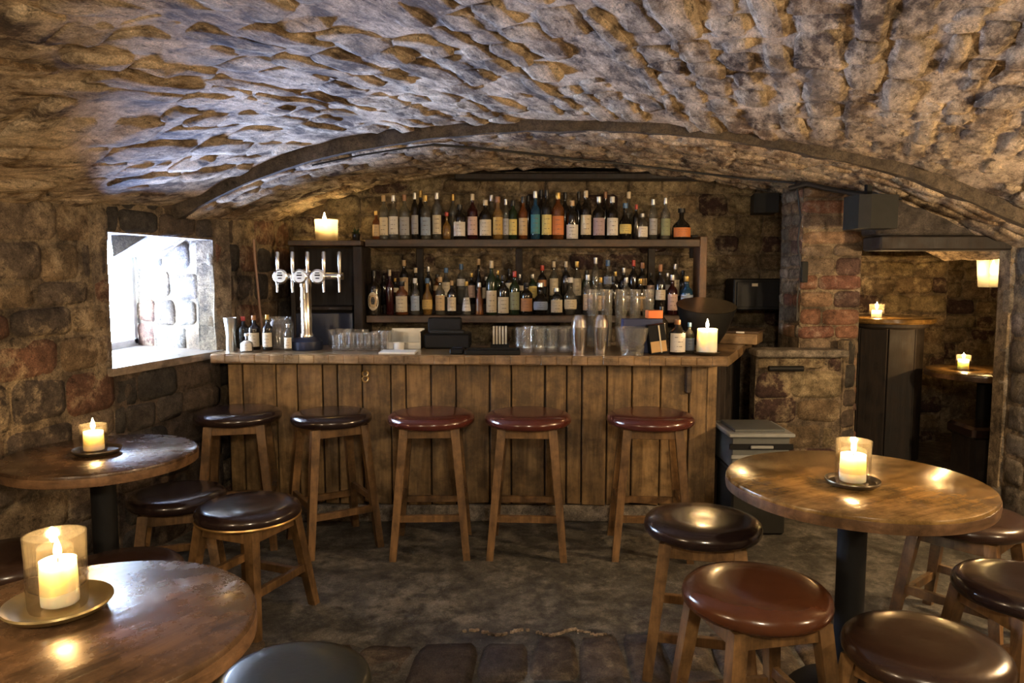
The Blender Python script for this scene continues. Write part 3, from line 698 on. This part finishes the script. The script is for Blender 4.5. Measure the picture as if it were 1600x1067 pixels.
# ------------------------------------------------------------------ beer font
FX = sx(478, 4.28)
ft = thing('beer_font', 'chrome T-shaped beer font with round badges on left of bar', 'beer font', (FX, 4.28, .968))
MB().lathe([(0, 0), (.088, 0), (.092, .01), (.092, .05), (.07, .068), (.04, .075), (0, .075)], 28).build('base', 'blue_plastic', ft)
MB().lathe([(.038, .07), (.040, .085), (.033, .10), (.032, .36), (.036, .37), (.036, .385), (.040, .41), (.036, .455), (0, .47)], 24).build('column', 'chrome', ft)
taps = [440, 463, 486, 511, 535]
MB().tube((-.155, 0, .425), (.22, 0, .425), .021, n=16).build('crossbar', 'chrome', ft)
for i, px in enumerate(taps):
    x = sx(px, 4.28)-FX
    t_ = MB(); t_.tube((x, -.015, .425), (x, -.075, .425), .011); t_.tube((x, -.07, .43), (x+.006, -.085, .335), .009, .006); t_.build('tap_spout', 'chrome', ft)
    MB().lathe([(.006, 0), (.008, .01), (.011, .06), (.013, .125), (.008, .132), (0, .133)], 10, c=(x, -.05, .435)).build('tap_handle', 'chrome' if i != 4 else 'steel', ft)
for px in (441, 471, 499):
    x = sx(px, 4.2)-FX
    q = MB(); q.lathe([(0, 0), (.040, 0), (.042, .004), (.042, .012), (.038, .015), (0, .015)], 24)
    q.v = [(a+x, -.09-c_, b_+.425) for a, b_, c_ in q.v]; md = q.build('badge', 'chrome', ft)
    q = MB(); q.lathe([(0, 0), (.033, 0), (.033, .002), (0, .002)], 20); q.v = [(a+x, -.105-c_, b_+.425) for a, b_, c_ in q.v]; q.build('badge_face', 'white_enamel', md)
    q = MB(); q.box((x, -.109, .432), (.03, .002, .008)); q.box((x, -.109, .415), (.022, .002, .006)); q.tube((x-.012, -.109, .445), (x+.012, -.109, .445), .003); q.build('badge_mark', 'black_plastic', md)
# small taps inside the black cabinet
for i, px in enumerate((540, 548)):
    pass

# ------------------------------------------------------------------ things on the counter
ZC = .9685
def on_bar(px, Y): return (sx(px, Y), Y, ZC)
def glassware(name, label, cat, locn, pr, mat='clear_glass', group=None, n=18, inner=.0022):
    """open vessel with wall thickness"""
    o = MB(); o.open = True
    full = [(0, 0)]+pr+[(max(.001, r-inner), z) for r, z in reversed(pr) if z > .006]+[(0, .007)]
    o.lathe(full, n); ob = o.build(name, mat, angle=60); ob.location = locn; return tag(ob, label, cat, group)
jg = glassware('cocktail_tin', 'tall steel cocktail tin at far left end of bar', 'shaker', on_bar(359, 4.18), [(.026, 0), (.028, .01), (.025, .09), (.036, .185), (.038, .192)], 'steel')
b_small = [(384, 4.14, .105, .068, 'squat', 'clear', 'white', 'white', 'small white-wrapped bottle beside the cocktail tin', .02),
           (396, 4.27, .20, .07, 'wine', 'dark', 'cream', 'brown', 'dark bottle with cream label behind the small white bottle', .0),
           (379, 4.34, .19, .07, 'wine', 'dark', None, 'red', 'black bottle with red cap behind the cocktail tin', .0),
           (417, 4.24, .205, .058, 'wine', 'dark', 'cream', 'gold', 'slim dark bottle with cream label left of the glass jar', .0),
           (449, 4.20, .155, .044, 'whisky', 'clear', 'cream', 'silver', 'small clear bottle with cream label left of the beer font', .0),
           (1034, 4.30, .25, .075, 'wine', 'dark', None, 'black', 'dark bottle standing behind the cardboard boxes', .0),
           (1059, 4.02, .19, .088, 'wine', 'dark', 'white', 'brown', 'dark bottle with broad white label left of bar candle', .0),
           (1078, 4.08, .17, .055, 'wine', 'clear', 'blue', 'blue', 'small bottle with pale blue label close behind bar candle', .0)]
for px, Y, h, wd, kd, gl, lb, cp, lab_, _ in b_small:
    q = bottle(sx(px, Y), Y, ZC, h, wd, kd, gl, lb, cp, 'x', None, (.08, .62) if px in (384, 1059) else (.1, .5)); q['label'] = lab_
jar = glassware('glass_jar', 'wide clear glass jar on bar left of beer font', 'jar', on_bar(436, 4.36), [(.075, 0), (.082, .01), (.082, .15), (.070, .165), (.072, .185)])
n_ = 0
TP = [(.022, 0), (.0245, .004), (.027, .06), (.029, .105)]
for row, (Y, x0, k) in enumerate([(4.22, 524, 7), (4.33, 530, 7), (4.44, 519, 6)]):
    for i in range(k):
        rn = random.Random(row*9+i); hh = rn.choice([1, .85, 1.05])
        glassware('tumbler', f'small clear tumbler, {ORD[i]}{"" if i == 0 else " from left"} in {["front", "middle", "rear"][row]} row right of beer font', 'glass',
                  on_bar(x0+i*12.6+rn.uniform(-1, 1), Y), [(r*.93, z*hh) for r, z in TP], group='small tumblers right of the beer font')
BP = [(.028, 0), (.031, .005), (.033, .03), (.030, .05), (.034, .075), (.035, .135)]
for row, (Y, x0, k) in enumerate([(4.10, 824, 4), (4.20, 815, 5), (4.31, 826, 4)]):
    for i in range(k):
        glassware('tumbler', f'tall clear tumbler, {ORD[i]}{"" if i == 0 else " from left"} in {["front", "middle", "rear"][row]} row left of cocktail shakers', 'glass',
                  on_bar(x0+i*19.5, Y), BP, group='tall tumblers left of the cocktail shakers')
for s_, px in enumerate((926, 948, 970, 992, 1013)):
    for k in range(5):
        glassware('stacked_glass', f'clear glass, {["bottom", "second up", "third up", "fourth up", "top"][k]} in {ORD[s_]}{"" if s_ == 0 else " from left"} stack behind shakers', 'glass',
                  (sx(px, 4.43), 4.43, ZC+k*.058), [(.024, 0), (.026, .004), (.032, .06), (.037, .115)], group='stacked glasses behind the cocktail shakers')
for px, lb in ((905, 'left'), (939, 'right')):
    o = thing('cocktail_shaker', f'polished steel cocktail shaker, {lb} one of the pair on bar', 'shaker', on_bar(px, 4.02), 0, 'cocktail shakers on the bar')
    MB().lathe([(0, 0), (.034, 0), (.036, .006), (.044, .135), (.045, .14), (.0455, .15)], 24).build('lower_tin', 'chrome', o)
    MB().lathe([(.0445, .148), (.043, .152), (.040, .185), (.030, .212), (.026, .216), (0, .218)], 24).build('upper_tin', 'chrome', o)
glassware('mixing_bowl', 'wide clear glass bowl on short foot right of shakers', 'bowl', on_bar(988, 3.99), [(.050, 0), (.052, .008), (.040, .022), (.062, .04), (.078, .08), (.092, .15)])
for i, px in enumerate((977, 1001)):
    glassware('shot_glass', f'tiny clear shot glass at the {["left", "right"][i]} front of wide glass bowl', 'glass', on_bar(px, 3.93), [(.017, 0), (.019, .004), (.023, .055)], group='shot glasses before the glass bowl')
# boxes
def boxthing(name, label, cat, locn, d, mat, rz=0, tilt=0, parts=()):
    o = thing(name, label, cat, locn, rz); o.rotation_euler = (0, tilt, rz)
    MB().box((0, 0, d[2]/2), d, bev=.003).build('carton', mat, o)
    for nm, c, dd, m_ in parts: MB().box(c, dd, bev=.001).build(nm, m_, o)
    return o
boxthing('gift_box', 'black carton with brown lower panel leaning beside bottle of white label', 'box', on_bar(1030, 4.02), (.095, .07, .16), 'black_plastic', 0, -.14,
         [('box_label', (0, -.036, .04), (.085, .003, .06), 'kraft'), ('ribbon', (.012, -.038, .08), (.008, .003, .15), 'paper')]).location.z += .006
boxthing('small_box', 'small bright orange carton lying on the dark book', 'box', (sx(1022, 4.12), 4.12, ZC+.192), (.085, .06, .045), 'orange_card', .1)
boxthing('book', 'dark blue book or menu standing behind the black carton', 'book', (sx(1003, 4.12), 4.12, ZC), (.22, .07, .190), 'navy_card', .03)
# steel tray box, papers, black tray, card holder
tr = thing('steel_bin', 'open shallow steel tray box on bar between tumblers and till', 'tray', on_bar(634, 4.40))
for c, d in (((0, .1, .055), (.2, .008, .11)), ((-.096, 0, .05), (.008, .2, .10)), ((.096, 0, .05), (.008, .2, .10)), ((0, 0, .004), (.2, .2, .008)), ((0, -.1, .02), (.2, .008, .04))):
    MB().box(c, d, bev=.001).build('tray_side', 'steel', tr)
tag(MB().box((0, 0, .006), (.20, .14, .012), bev=.002).build('menu_card', 'white_enamel'), 'flat white card lying on the bar before the steel tray', 'card').location = on_bar(622, 4.08)
rk = thing('ramekin', 'small round cream pot in front of steel tray box', 'pot', on_bar(622, 4.24)); MB().lathe([(0, 0), (.030, 0), (.034, .045), (.031, .045), (.028, .01), (0, .01)], 18).build('pot', 'white_enamel', rk)
til = thing('till', 'low black till on bar in the middle under the shelves', 'till', on_bar(700, 4.40))
MB().box((0, 0, .045), (.27, .2, .09), bev=.01).build('cash_drawer', 'black_plastic', til); MB().box((-.02, .02, .13), (.2, .05, .10), bev=.008).build('display', 'black_plastic', til)
MB().box((0, -.07, .10), (.2, .06, .02), bev=.004).build('keyboard', 'speaker_grey', til)
pp = thing('menu_holder', 'upright bundle of pale menus behind the black tray', 'menus', on_bar(781, 4.38))
for k in range(5): MB().box((-.036+k*.018, 0, .065), (.012, .05, .13), bev=.001).build('menu', 'paper', pp)
MB().box((0, 0, .012), (.11, .07, .024), bev=.003).build('holder', 'black_metal', pp)
bt = thing('bar_tray', 'flat black rubber tray lying at front of bar', 'tray', on_bar(770, 4.05))
MB().box((0, 0, .008), (.30, .16, .014), bev=.006).build('tray_base', 'black_plastic', bt)
for c, d in (((0, .077, .018), (.30, .008, .016)), ((0, -.077, .018), (.30, .008, .016)), ((.147, 0, .018), (.008, .16, .016)), ((-.147, 0, .018), (.008, .16, .016))): MB().box(c, d, bev=.002).build('tray_rim', 'black_plastic', bt)
cr = thing('card_reader', 'small dark card reader with blue screen left of black tray', 'card reader', on_bar(714, 4.06)); 
MB().box((0, 0, .016), (.075, .13, .028), bev=.006).build('reader_body', 'black_plastic', cr); MB().box((0, .02, .032), (.05, .035, .004), bev=.001).build('reader_screen', 'blue_plastic', cr)
# black ice bowl
bw = thing('ice_bowl', 'wide black ice bowl with bright metal lining at bar corner', 'bowl', (sx(1102, 4.42), 4.45, ZC+.03)); bw.rotation_euler = (R(14), 0, 0)
o = MB(); o.open = True; o.lathe([(0, 0), (.085, 0), (.10, .012), (.14, .10), (.165, .19), (.175, .222), (.178, .23)], 36).build('bowl_body', 'black_plastic', bw)
o = MB(); o.open = True; o.lathe([(.176, .231), (.158, .19), (.13, .10), (.0, .03)], 36).build('bowl_lining', 'chrome', bw)
# wooden box at the counter's rear right corner
wb = thing('wooden_box', 'flat weathered wooden box behind the bar candle', 'box', (1.46, 4.72, ZC), -.46)
MB().box((0, 0, .035), (.26, .26, .07), bev=.004).build('box_body', 'counter_wood', wb); MB().box((0, 0, .077), (.28, .28, .014), bev=.004).build('box_lid', 'shelf_wood', wb)
MB().box((.03, -.1425, .077), (.05, .002, .01)).build('box_label', 'white_enamel', wb)

# ------------------------------------------------------------------ candles
def flame(parent, z, s=1.0, power=3.0):
    MB().tube((0, 0, z-.004), (0, 0, z+.012*s), .0012, n=6).build('wick', 'wick', parent)
    MB().lathe([(0, 0), (.0055*s, .006*s), (.0075*s, .014*s), (.006*s, .024*s), (.003*s, .034*s), (0, .044*s)], 10, c=(0, 0, z+.008*s)).build('flame', 'flame', parent)
    l = light('candle_light', 'POINT', (0, 0, z+.03*s), power, (1, .60, .25), .010); l.parent = parent
def candle(locn, r, h, label, power, s=1.0, seed=1):
    c = thing('candle', label, 'candle', locn)
    MB().lathe([(0, 0), (r, 0), (r*1.02, h*.1), (r, h*.6), (r*.97, h*.92), (r*.99, h*.985), (r*.9, h), (r*.78, h*.965), (r*.4, h*.93), (0, h*.925)], 26, wob=.05, seed=seed).build('wax_body', 'wax', c)
    flame(c, h*.93, s, power); return c
def dish(locn, r, label, mat='dish_metal'):
    o = MB(); o.lathe([(0, .004), (r*.62, .004), (r*.66, 0), (r*.9, .006), (r, .017), (r*.985, .021), (r*.93, .019), (r*.84, .011), (r*.6, .0085), (0, .0085)], 36)
    ob = o.build('candle_dish', mat); ob.location = locn; return tag(ob, label, 'dish')
def holder(locn, r, h, label, mat='candle_glass'):
    return glassware('candle_holder', label, 'candle holder', locn, [(r*.94, 0), (r*.97, .006), (r, h*.3), (r, h*.7), (r*1.03, h)], mat, n=30, inner=.003)

# ------------------------------------------------------------------ pub tables
def pub_table(X, Y, r, h, label, mat, rot=0, seed=0, base='column'):
    t = thing('pub_table', label, 'table', (X, Y, 0), rot)
    th = .048
    tp = MB().lathe([(0, h-th), (r*.97, h-th), (r*.995, h-th+.006), (r, h-.012), (r*.993, h-.003), (r*.98, h), (0, h)], 64, wob=.012, seed=seed)
    # the surface from several boards: drop verts slightly near seams is done by relief in the material
    o = tp.build('tabletop', mat, t)
    ed = MB().lathe([(r*1.002, h-th+.004), (r*1.006, h-th+.02), (r*1.004, h-.013)], 64, wob=.012, seed=seed).build('edge_band', 'edge_wood', t)
    MB().lathe([(0, 0), (.18, 0), (.185, .012), (.165, .03), (.08, .05), (.055, .08), (0, .08)], 32).build('foot', 'black_metal', t)
    MB().lathe([(.048, .05), (.045, .1), (.045, h-th-.05), (.07, h-th-.03), (.07, h-th-.012), (.16, h-th-.008), (.16, h-th), (0, h-th)], 24).build('pedestal', 'black_metal', t)
    return t
TRX, TRY, TRH = 1.11, 2.335, .742
pub_table(TRX, TRY, .40, TRH, 'large round glossy brown pub table on the right with candle', 'table_top', .5, 3)
TLX, TLY, TLH = -1.59, 2.80, .715
pub_table(TLX, TLY, .343, .715, 'round wooden pub table against left wall by window', 'table_top_dark', .2, 5)
TBX, TBY, TBH = -.825, 1.335, .742
pub_table(TBX, TBY, .325, TBH, 'dark round pub table in the bottom left foreground', 'table_top_dark', 1.0, 8)
# candles on them
p = (-.895, 1.40, TBH+.0003)
dish(p, .098, 'round brass candle dish on bottom left foreground table', 'dish_brass')
holder((p[0], p[1], p[2]+.0088), .054, .145, 'straight glass holder round candle on foreground table')
candle((p[0]+.004, p[1], p[2]+.0158), .033, .088, 'cream pillar candle inside tall glass on foreground table', 4.5, 1.0, 1)
p = (TRX-.04, TRY-.07, TRH+.0003)
dish(p, .082, 'dark round candle dish on large right table')
holder((p[0], p[1], p[2]+.0088), .052, .135, 'ribbed glass holder round candle on large right table')
candle((p[0], p[1], p[2]+.016), .038, .085, 'cream pillar candle in glass on large right table', 6, 1.1, 2)
p = (-1.60, 2.79, TLH+.0003)
dish(p, .088, 'dark flat candle dish on table by left wall')
holder((p[0]-.012, p[1], p[2]+.0088), .048, .105, 'small glass holder round candle on table by left wall')
candle((p[0]-.012, p[1], p[2]+.016), .036, .072, 'short amber candle in glass on table by left wall', 5, 1.1, 3)
p = on_bar(1106, 3.99)
dish(p, .075, 'thin dark candle dish on right end of bar')
candle((p[0], p[1], p[2]+.0090), .054, .135, 'thick white pillar candle on right end of bar counter', 7, 1.2, 4)
# lamp on the cabinet
p = (sx(514, 5.0), 4.98, 1.6295+.0005)
holder(p, .075, .14, 'wide glass lantern glowing on top of black cabinet', 'lantern_glass')
candle((p[0]-.012, p[1], p[2]+.0075), .042, .075, 'glowing candle inside wide glass on top of black cabinet', 26, 2.2, 5)
pl = thing('potted_plant', 'small dark plant in pot beside glowing lantern on cabinet', 'plant', (sx(559, 5.0), 4.99, 1.6295))
MB().lathe([(0, 0), (.022, 0), (.03, .045), (.027, .045), (.0, .04)], 14).build('pot', 'bottle_dark', pl)
mb = MB(); rn = random.Random(4)
for i in range(26):
    a = rn.uniform(0, 6.28); e = rn.uniform(.3, 1.3); l = rn.uniform(.03, .06); p0 = Vector((0, 0, .04)); d = Vector((math.cos(a)*math.cos(e), math.sin(a)*math.cos(e), math.sin(e)))
    p1 = p0+d*l; s_ = Vector((-math.sin(a), math.cos(a), 0))*.009
    mb.add([p0, p0+d*l*.5+s_, p1, p0+d*l*.5-s_], [(0, 1, 2, 3)])
mb.build('leaves', 'leaf_green', pl)['kind'] = 'stuff'

# ------------------------------------------------------------------ stools
def make_stool(X, Y, h, r, rot, label, leather, trim=None, group='bar stools', high=False, wood='stool_wood', a_top=None, a_bot=None, seed=0, name=None):
    s = thing(name or 'stool', label, 'stool', (X, Y, 0), rot, group)
    ct = .062; zb = h-ct
    q = MB().lathe([(0, zb), (r*.90, zb), (r*.96, zb+.004), (r, zb+.016), (r*1.005, zb+.028), (r*.985, zb+.042), (r*.93, zb+.053), (r*.8, zb+.060), (r*.5, zb+.062), (r*.2, h-.001), (0, h-.0015)], 40, wob=.012, seed=seed)
    q.build('seat', leather, s, angle=60)
    if trim:
        MB().lathe([(r*1.002, zb+.004), (r*1.012, zb+.009), (r*1.002, zb+.014)], 40).build('seat_trim', trim, s)
    a = a_top or r*.60; b_ = a_bot or r*.86; zt = zb-.001
    for i, (sx_, sy_) in enumerate(((-1, -1), (1, -1), (1, 1), (-1, 1))):
        MB().leg((a*sx_, a*sy_, zt), (b_*sx_, b_*sy_, 0), .042, .034).build('leg', wood, s, smooth=False)
    def at(z): t = (zt-z)/zt; return a+(b_-a)*t
    ap = .05 if not high else .045; za = zt-ap/2-.002; e = at(za)
    for k in range(4):
        c = [(0, -e, za), (e, 0, za), (0, e, za), (-e, 0, za)][k]; d = (2*e-.034, .022, ap) if k % 2 == 0 else (.022, 2*e-.034, ap)
        MB().box(c, d, bev=.002).build('apron', wood, s)
    for k in range(4):
        zs = (h*.29 if k % 2 == 0 else h*.36); e = at(zs)
        c = [(0, -e, zs), (e, 0, zs), (0, e, zs), (-e, 0, zs)][k]; d = (2*e-.028, .022, .034) if k % 2 == 0 else (.022, 2*e-.028, .034)
        MB().box(c, d, bev=.002).build('stretcher', wood, s)
    return s
bars = [(372, 3.80, .705, 12, 'high bar stool at left end of bar, dark seat nearly in shadow', 'black_leather'),
        (518, 3.765, .70, 32, 'high bar stool in front of beer font, turned, dark seat', 'black_leather'),
        (674, 3.70, .71, 2, 'high oxblood bar stool, third from left at bar', 'oxblood_leather'),
        (825, 3.69, .71, -3, 'high oxblood bar stool below the tall tumblers, fourth at bar', 'oxblood_leather'),
        (1016, 3.68, .71, -4, 'high oxblood bar stool at right end of bar by corner post', 'oxblood_leather')]
for i, (px, Y, h, rz, lb, lt_) in enumerate(bars):
    make_stool(sx(px, Y+.05), Y, h, .219 if i != 1 else .205, R(rz), lb, lt_, group='high stools along the bar', high=True, a_top=.125, a_bot=.182, seed=i, name='bar_stool')
lows = [(-1.08, 2.94, .475, .208, -22, 'low stool with dark purple seat and brass rim left of centre', 'black_leather', 'brass_trim'),
        (-1.49, 3.20, .45, .205, 20, 'low stool behind left wall table, blue-lit black seat', 'black_leather', None),
        (-1.67, 2.36, .49, .19, 35, 'low stool at left edge, in front of left wall table', 'brown_leather', None),
        (-1.25, 2.27, .485, .19, 10, 'low dark stool seen just past foreground table', 'brown_leather', None),
        (-.53, 1.70, .445, .186, 15, 'low stool with black-green seat at bottom centre-left', 'green_leather', None),
        (.68, 2.56, .545, .205, -14, 'low stool with shiny black seat left of large right table', 'black_leather', None),
        (.68, 1.98, .545, .202, 12, 'low stool with chestnut seat in front of large right table', 'chestnut_leather', None),
        (1.07, 1.83, .462, .20, 30, 'low stool with brown seat at the bottom right', 'brown_leather', None),
        (1.60, 2.22, .46, .20, 10, 'low dark stool cut by right edge, nearer one', 'black_leather', None),
        (1.76, 2.78, .49, .215, 40, 'low stool with glossy brown seat behind large right table', 'brown_leather', None)]
for i, (X, Y, h, r, rz, lb, lt_, tm) in enumerate(lows):
    make_stool(X, Y, h, r, R(rz), lb, lt_, tm, 'low stools round the pub tables', seed=20+i)

# ------------------------------------------------------------------ right side of the bar
cr = thing('storage_crate', 'grey lidded plastic crate on top of the other beside bar', 'crate', (1.325, 4.0, .372))
MB().prism([(-.15, -.15), (.15, -.15), (.15, .17), (-.15, .17)], 0, .17).build('crate_body', 'grey_plastic', cr, smooth=False)
MB().box((0, .01, .182), (.35, .36, .02), bev=.006).build('crate_lid', 'pale_plastic', cr); MB().box((0, .01, .20), (.27, .27, .016), bev=.005).build('lid_panel', 'grey_plastic', cr)
MB().box((0, -.153, .12), (.34, .012, .03), bev=.003).build('crate_rim', 'black_plastic', cr); MB().box((0, -.165, .12), (.12, .012, .016), bev=.003).build('crate_handle', 'pale_plastic', cr)
MB().box((0, -.156, .065), (.32, .012, .02), bev=.003).build('crate_rim', 'pale_plastic', cr)
c2 = thing('storage_crate', 'dark lower plastic crate on floor beside bar', 'crate', (1.325, 4.0, 0))
MB().box((0, .01, .18), (.29, .30, .35), bev=.01).build('crate_body', 'speaker_grey', c2); MB().box((0, .01, .36), (.31, .33, .02), bev=.004).build('crate_rim', 'black_plastic', c2)
o = tag(MB().tube((1.56, 4.44, .835), (1.77, 4.44, .835), .017, n=12).tube((1.60, 4.45, .835), (1.60, 4.52, .835), .012).tube((1.74, 4.45, .835), (1.74, 4.52, .835), .012).build('rail', 'black_metal'), 'short black horizontal rail fixed to low stone wall', 'rail')
mo = thing('wall_box', 'flat black metal box mounted on back wall right of shelves', 'box', (sx(1177, 5.12), 5.12, 1.16))
MB().box((0, 0, .11), (.34, .2, .215), bev=.008).build('box_body', 'black_plastic', mo); MB().box((0, -.104, .11), (.30, .01, .17), bev=.003).build('box_door', 'black_plastic', mo)
MB().box((-.03, -.111, .175), (.04, .003, .02)).build('sticker', 'paper', mo); MB().box((0, .06, .11), (.2, .3, .1)).build('wall_mount', 'black_metal', mo)
# speaker on the vault and cables
sp = thing('wall_speaker', 'dark grey box speaker hung under vault above doorway', 'speaker', (sx(1362, 4.15), 4.2, 1.66), .12)
MB().prism([(-.115, -.06), (-.06, -.09), (.10, -.09), (.12, -.05), (.12, .09), (-.115, .09)], 0, .185).build('speaker_body', 'speaker_grey', sp, smooth=False)
MB().box((0, .04, .22), (.03, .03, .10)).build('speaker_bracket', 'black_metal', sp)
def vz(x, y): return interp(LOW if y > 3.9 else NEAR, x)
def cable(label, pts, r=.006): return tag(MB().path(pts, r).build('cable', 'cable_black'), label, 'cable')
A = [(-1.05, 3.93, 2.0), (-.8, 3.95, 2.035), (-.6, 3.96, 2.065), (-.42, 3.97, 2.078)]
cable('thin black cable climbing left flank of inner arch', [(x, y, vz(x, 3.95)-.022+(.0 if k else 0)) for k, (x, y, z) in enumerate(A)], .005)
cable('black cable sagging across inner vault towards doorway', [(x, y, vz(x, 4.0)-.022) for x, y in ((-.42, 3.97), (-.25, 4.15), (0, 4.4), (.3, 4.65), (.7, 4.85), (1.1, 4.9), (1.5, 4.8), (1.75, 4.6))], .007)
cable('thick black cable bunch over top of brick pier', [(1.70, 4.58, 1.93), (1.78, 4.52, 1.95), (1.9, 4.5, 1.92), (2.05, 4.45, 1.885), (2.15, 4.35, 1.87), (2.25, 4.3, 1.845)], .016)
cable('thin black cable running down left edge of pier', [(1.74, 4.56, 1.93), (1.765, 4.55, 1.75), (1.755, 4.555, 1.6), (1.775, 4.55, 1.45), (1.765, 4.555, 1.25), (1.76, 4.55, 1.12)], .006)
jb = tag(MB().box((0, 0, .06), (.04, .03, .13), bev=.005).build('junction_box', 'speaker_grey'), 'small upright grey switch box on pier edge', 'switch'); jb.location = (1.80, 4.555, 1.36)
db = tag(MB().prism([(-.09, 0), (.07, -.02), (.08, .2), (-.05, .2)], 0, .13).build('cable_box', 'black_plastic', smooth=False), 'black angular box in corner between vault and pier', 'box'); db.location = (1.72, 5.02, 1.82)
pp_ = tag(MB().path([(-1.60, 4.60, 1.62), (-1.598, 4.6, 1.5), (-1.59, 4.61, 1.35), (-1.585, 4.62, 1.2), (-1.575, 4.63, 1.05), (-1.57, 4.63, .95)], .0075).build('pipe', 'pipe_copper'), 'thin pale pipe running down wall beside window', 'pipe')

# ------------------------------------------------------------------ beyond the doorway
t1 = thing('high_table', 'tall round table with dark panelled base beyond doorway, left', 'table', (2.86, 5.62, 0))
MB().lathe([(0, 1.045), (.33, 1.045), (.34, 1.055), (.34, 1.08), (.33, 1.085), (0, 1.085)], 40).build('tabletop', 'table_top', t1)
for k in range(8):
    a = k*PI/4; MB().box((.235*math.cos(a), .235*math.sin(a), .51), (.02, .19, 1.02), rot=a, bev=.003).build('panel', 'dark_wood', t1)
MB().lathe([(.25, 1.0), (.29, 1.02), (.29, 1.045), (0, 1.045)], 24).build('collar', 'dark_wood', t1)
candle((sx(1368, 5.5), 5.48, 1.0855), .035, .055, 'bright candle on tall table beyond doorway', 30, 1.3, 6)
holder((sx(1368, 5.5), 5.48, 1.0855-.0035+.004), .052, .10, 'glass holder round candle on tall table beyond doorway')
pub_table(3.28, 5.06, .37, .745, 'low round brown table beyond doorway, right', 'table_top', 0, 12)
candle((sx(1510, 5.1), 5.10, .7455+.0008), .034, .07, 'candle on low round table beyond doorway', 12, 1.0, 7)
holder((sx(1510, 5.1), 5.10, .746), .045, .10, 'glass holder round candle on low table beyond doorway')
sc = thing('wall_lantern', 'glowing glass wall lantern inside the room beyond doorway', 'lamp', (sx(1548, 5.6), 5.60, 1.31))
o = MB(); o.open = True; o.lathe([(.09, 0), (.095, .01), (.122, .31), (.125, .33)], 4, a0=PI/4, a1=2*PI+PI/4).build('lantern_glass', 'lantern_glass', sc, smooth=False)
MB().lathe([(0, 0), (.06, 0), (.06, .008), (0, .008)], 4, a0=PI/4, a1=2*PI+PI/4).build('lantern_base', 'black_metal', sc, smooth=False)
MB().tube((0, 0, .004), (.58, 0, .004), .008).build('lantern_arm', 'black_metal', sc)
MB().lathe([(0, .01), (.03, .01), (.03, .07), (0, .07)], 14).build('wax_body', 'wax', sc); flame(sc, .07, 2.6, 85)
bn = thing('bench', 'dark low upholstered bench beyond doorway under round table', 'bench', (3.22, 4.72, 0))
MB().box((0, 0, .40), (.62, .30, .08), bev=.02).build('bench_seat', 'black_leather', bn); MB().box((0, 0, .18), (.56, .25, .36)).build('bench_base', 'dark_wood', bn)

# unseen sconce inferred from vault and table light, plus two added for fill
for X, Y, lb, s_ in ((2.80, 2.55, 'brass wall sconce on right wall beside large table', 1), (2.80, .6, 'added unseen brass sconce for fill light on right wall behind photographer', 1), (-1.80, .45, 'added unseen brass sconce for fill light on left wall behind photographer', -1)):
    o = thing('unseen_sconce', lb, 'lamp', (X, Y, 1.33))
    MB().box((.03*s_, 0, .0), (.02, .06, .12), bev=.004).build('back_plate', 'brass_trim', o)
    MB().tube((.03*s_, 0, -.02), (-.08*s_, 0, -.02), .008).build('arm', 'brass_trim', o)
    q = MB().lathe([(0, -.02), (.03, -.015), (.032, 0), (0, 0)], 14); q.v = [(x-.08*s_, y, z) for x, y, z in q.v]; q.build('cup', 'brass_trim', o)
print('objects', len(bpy.data.objects))
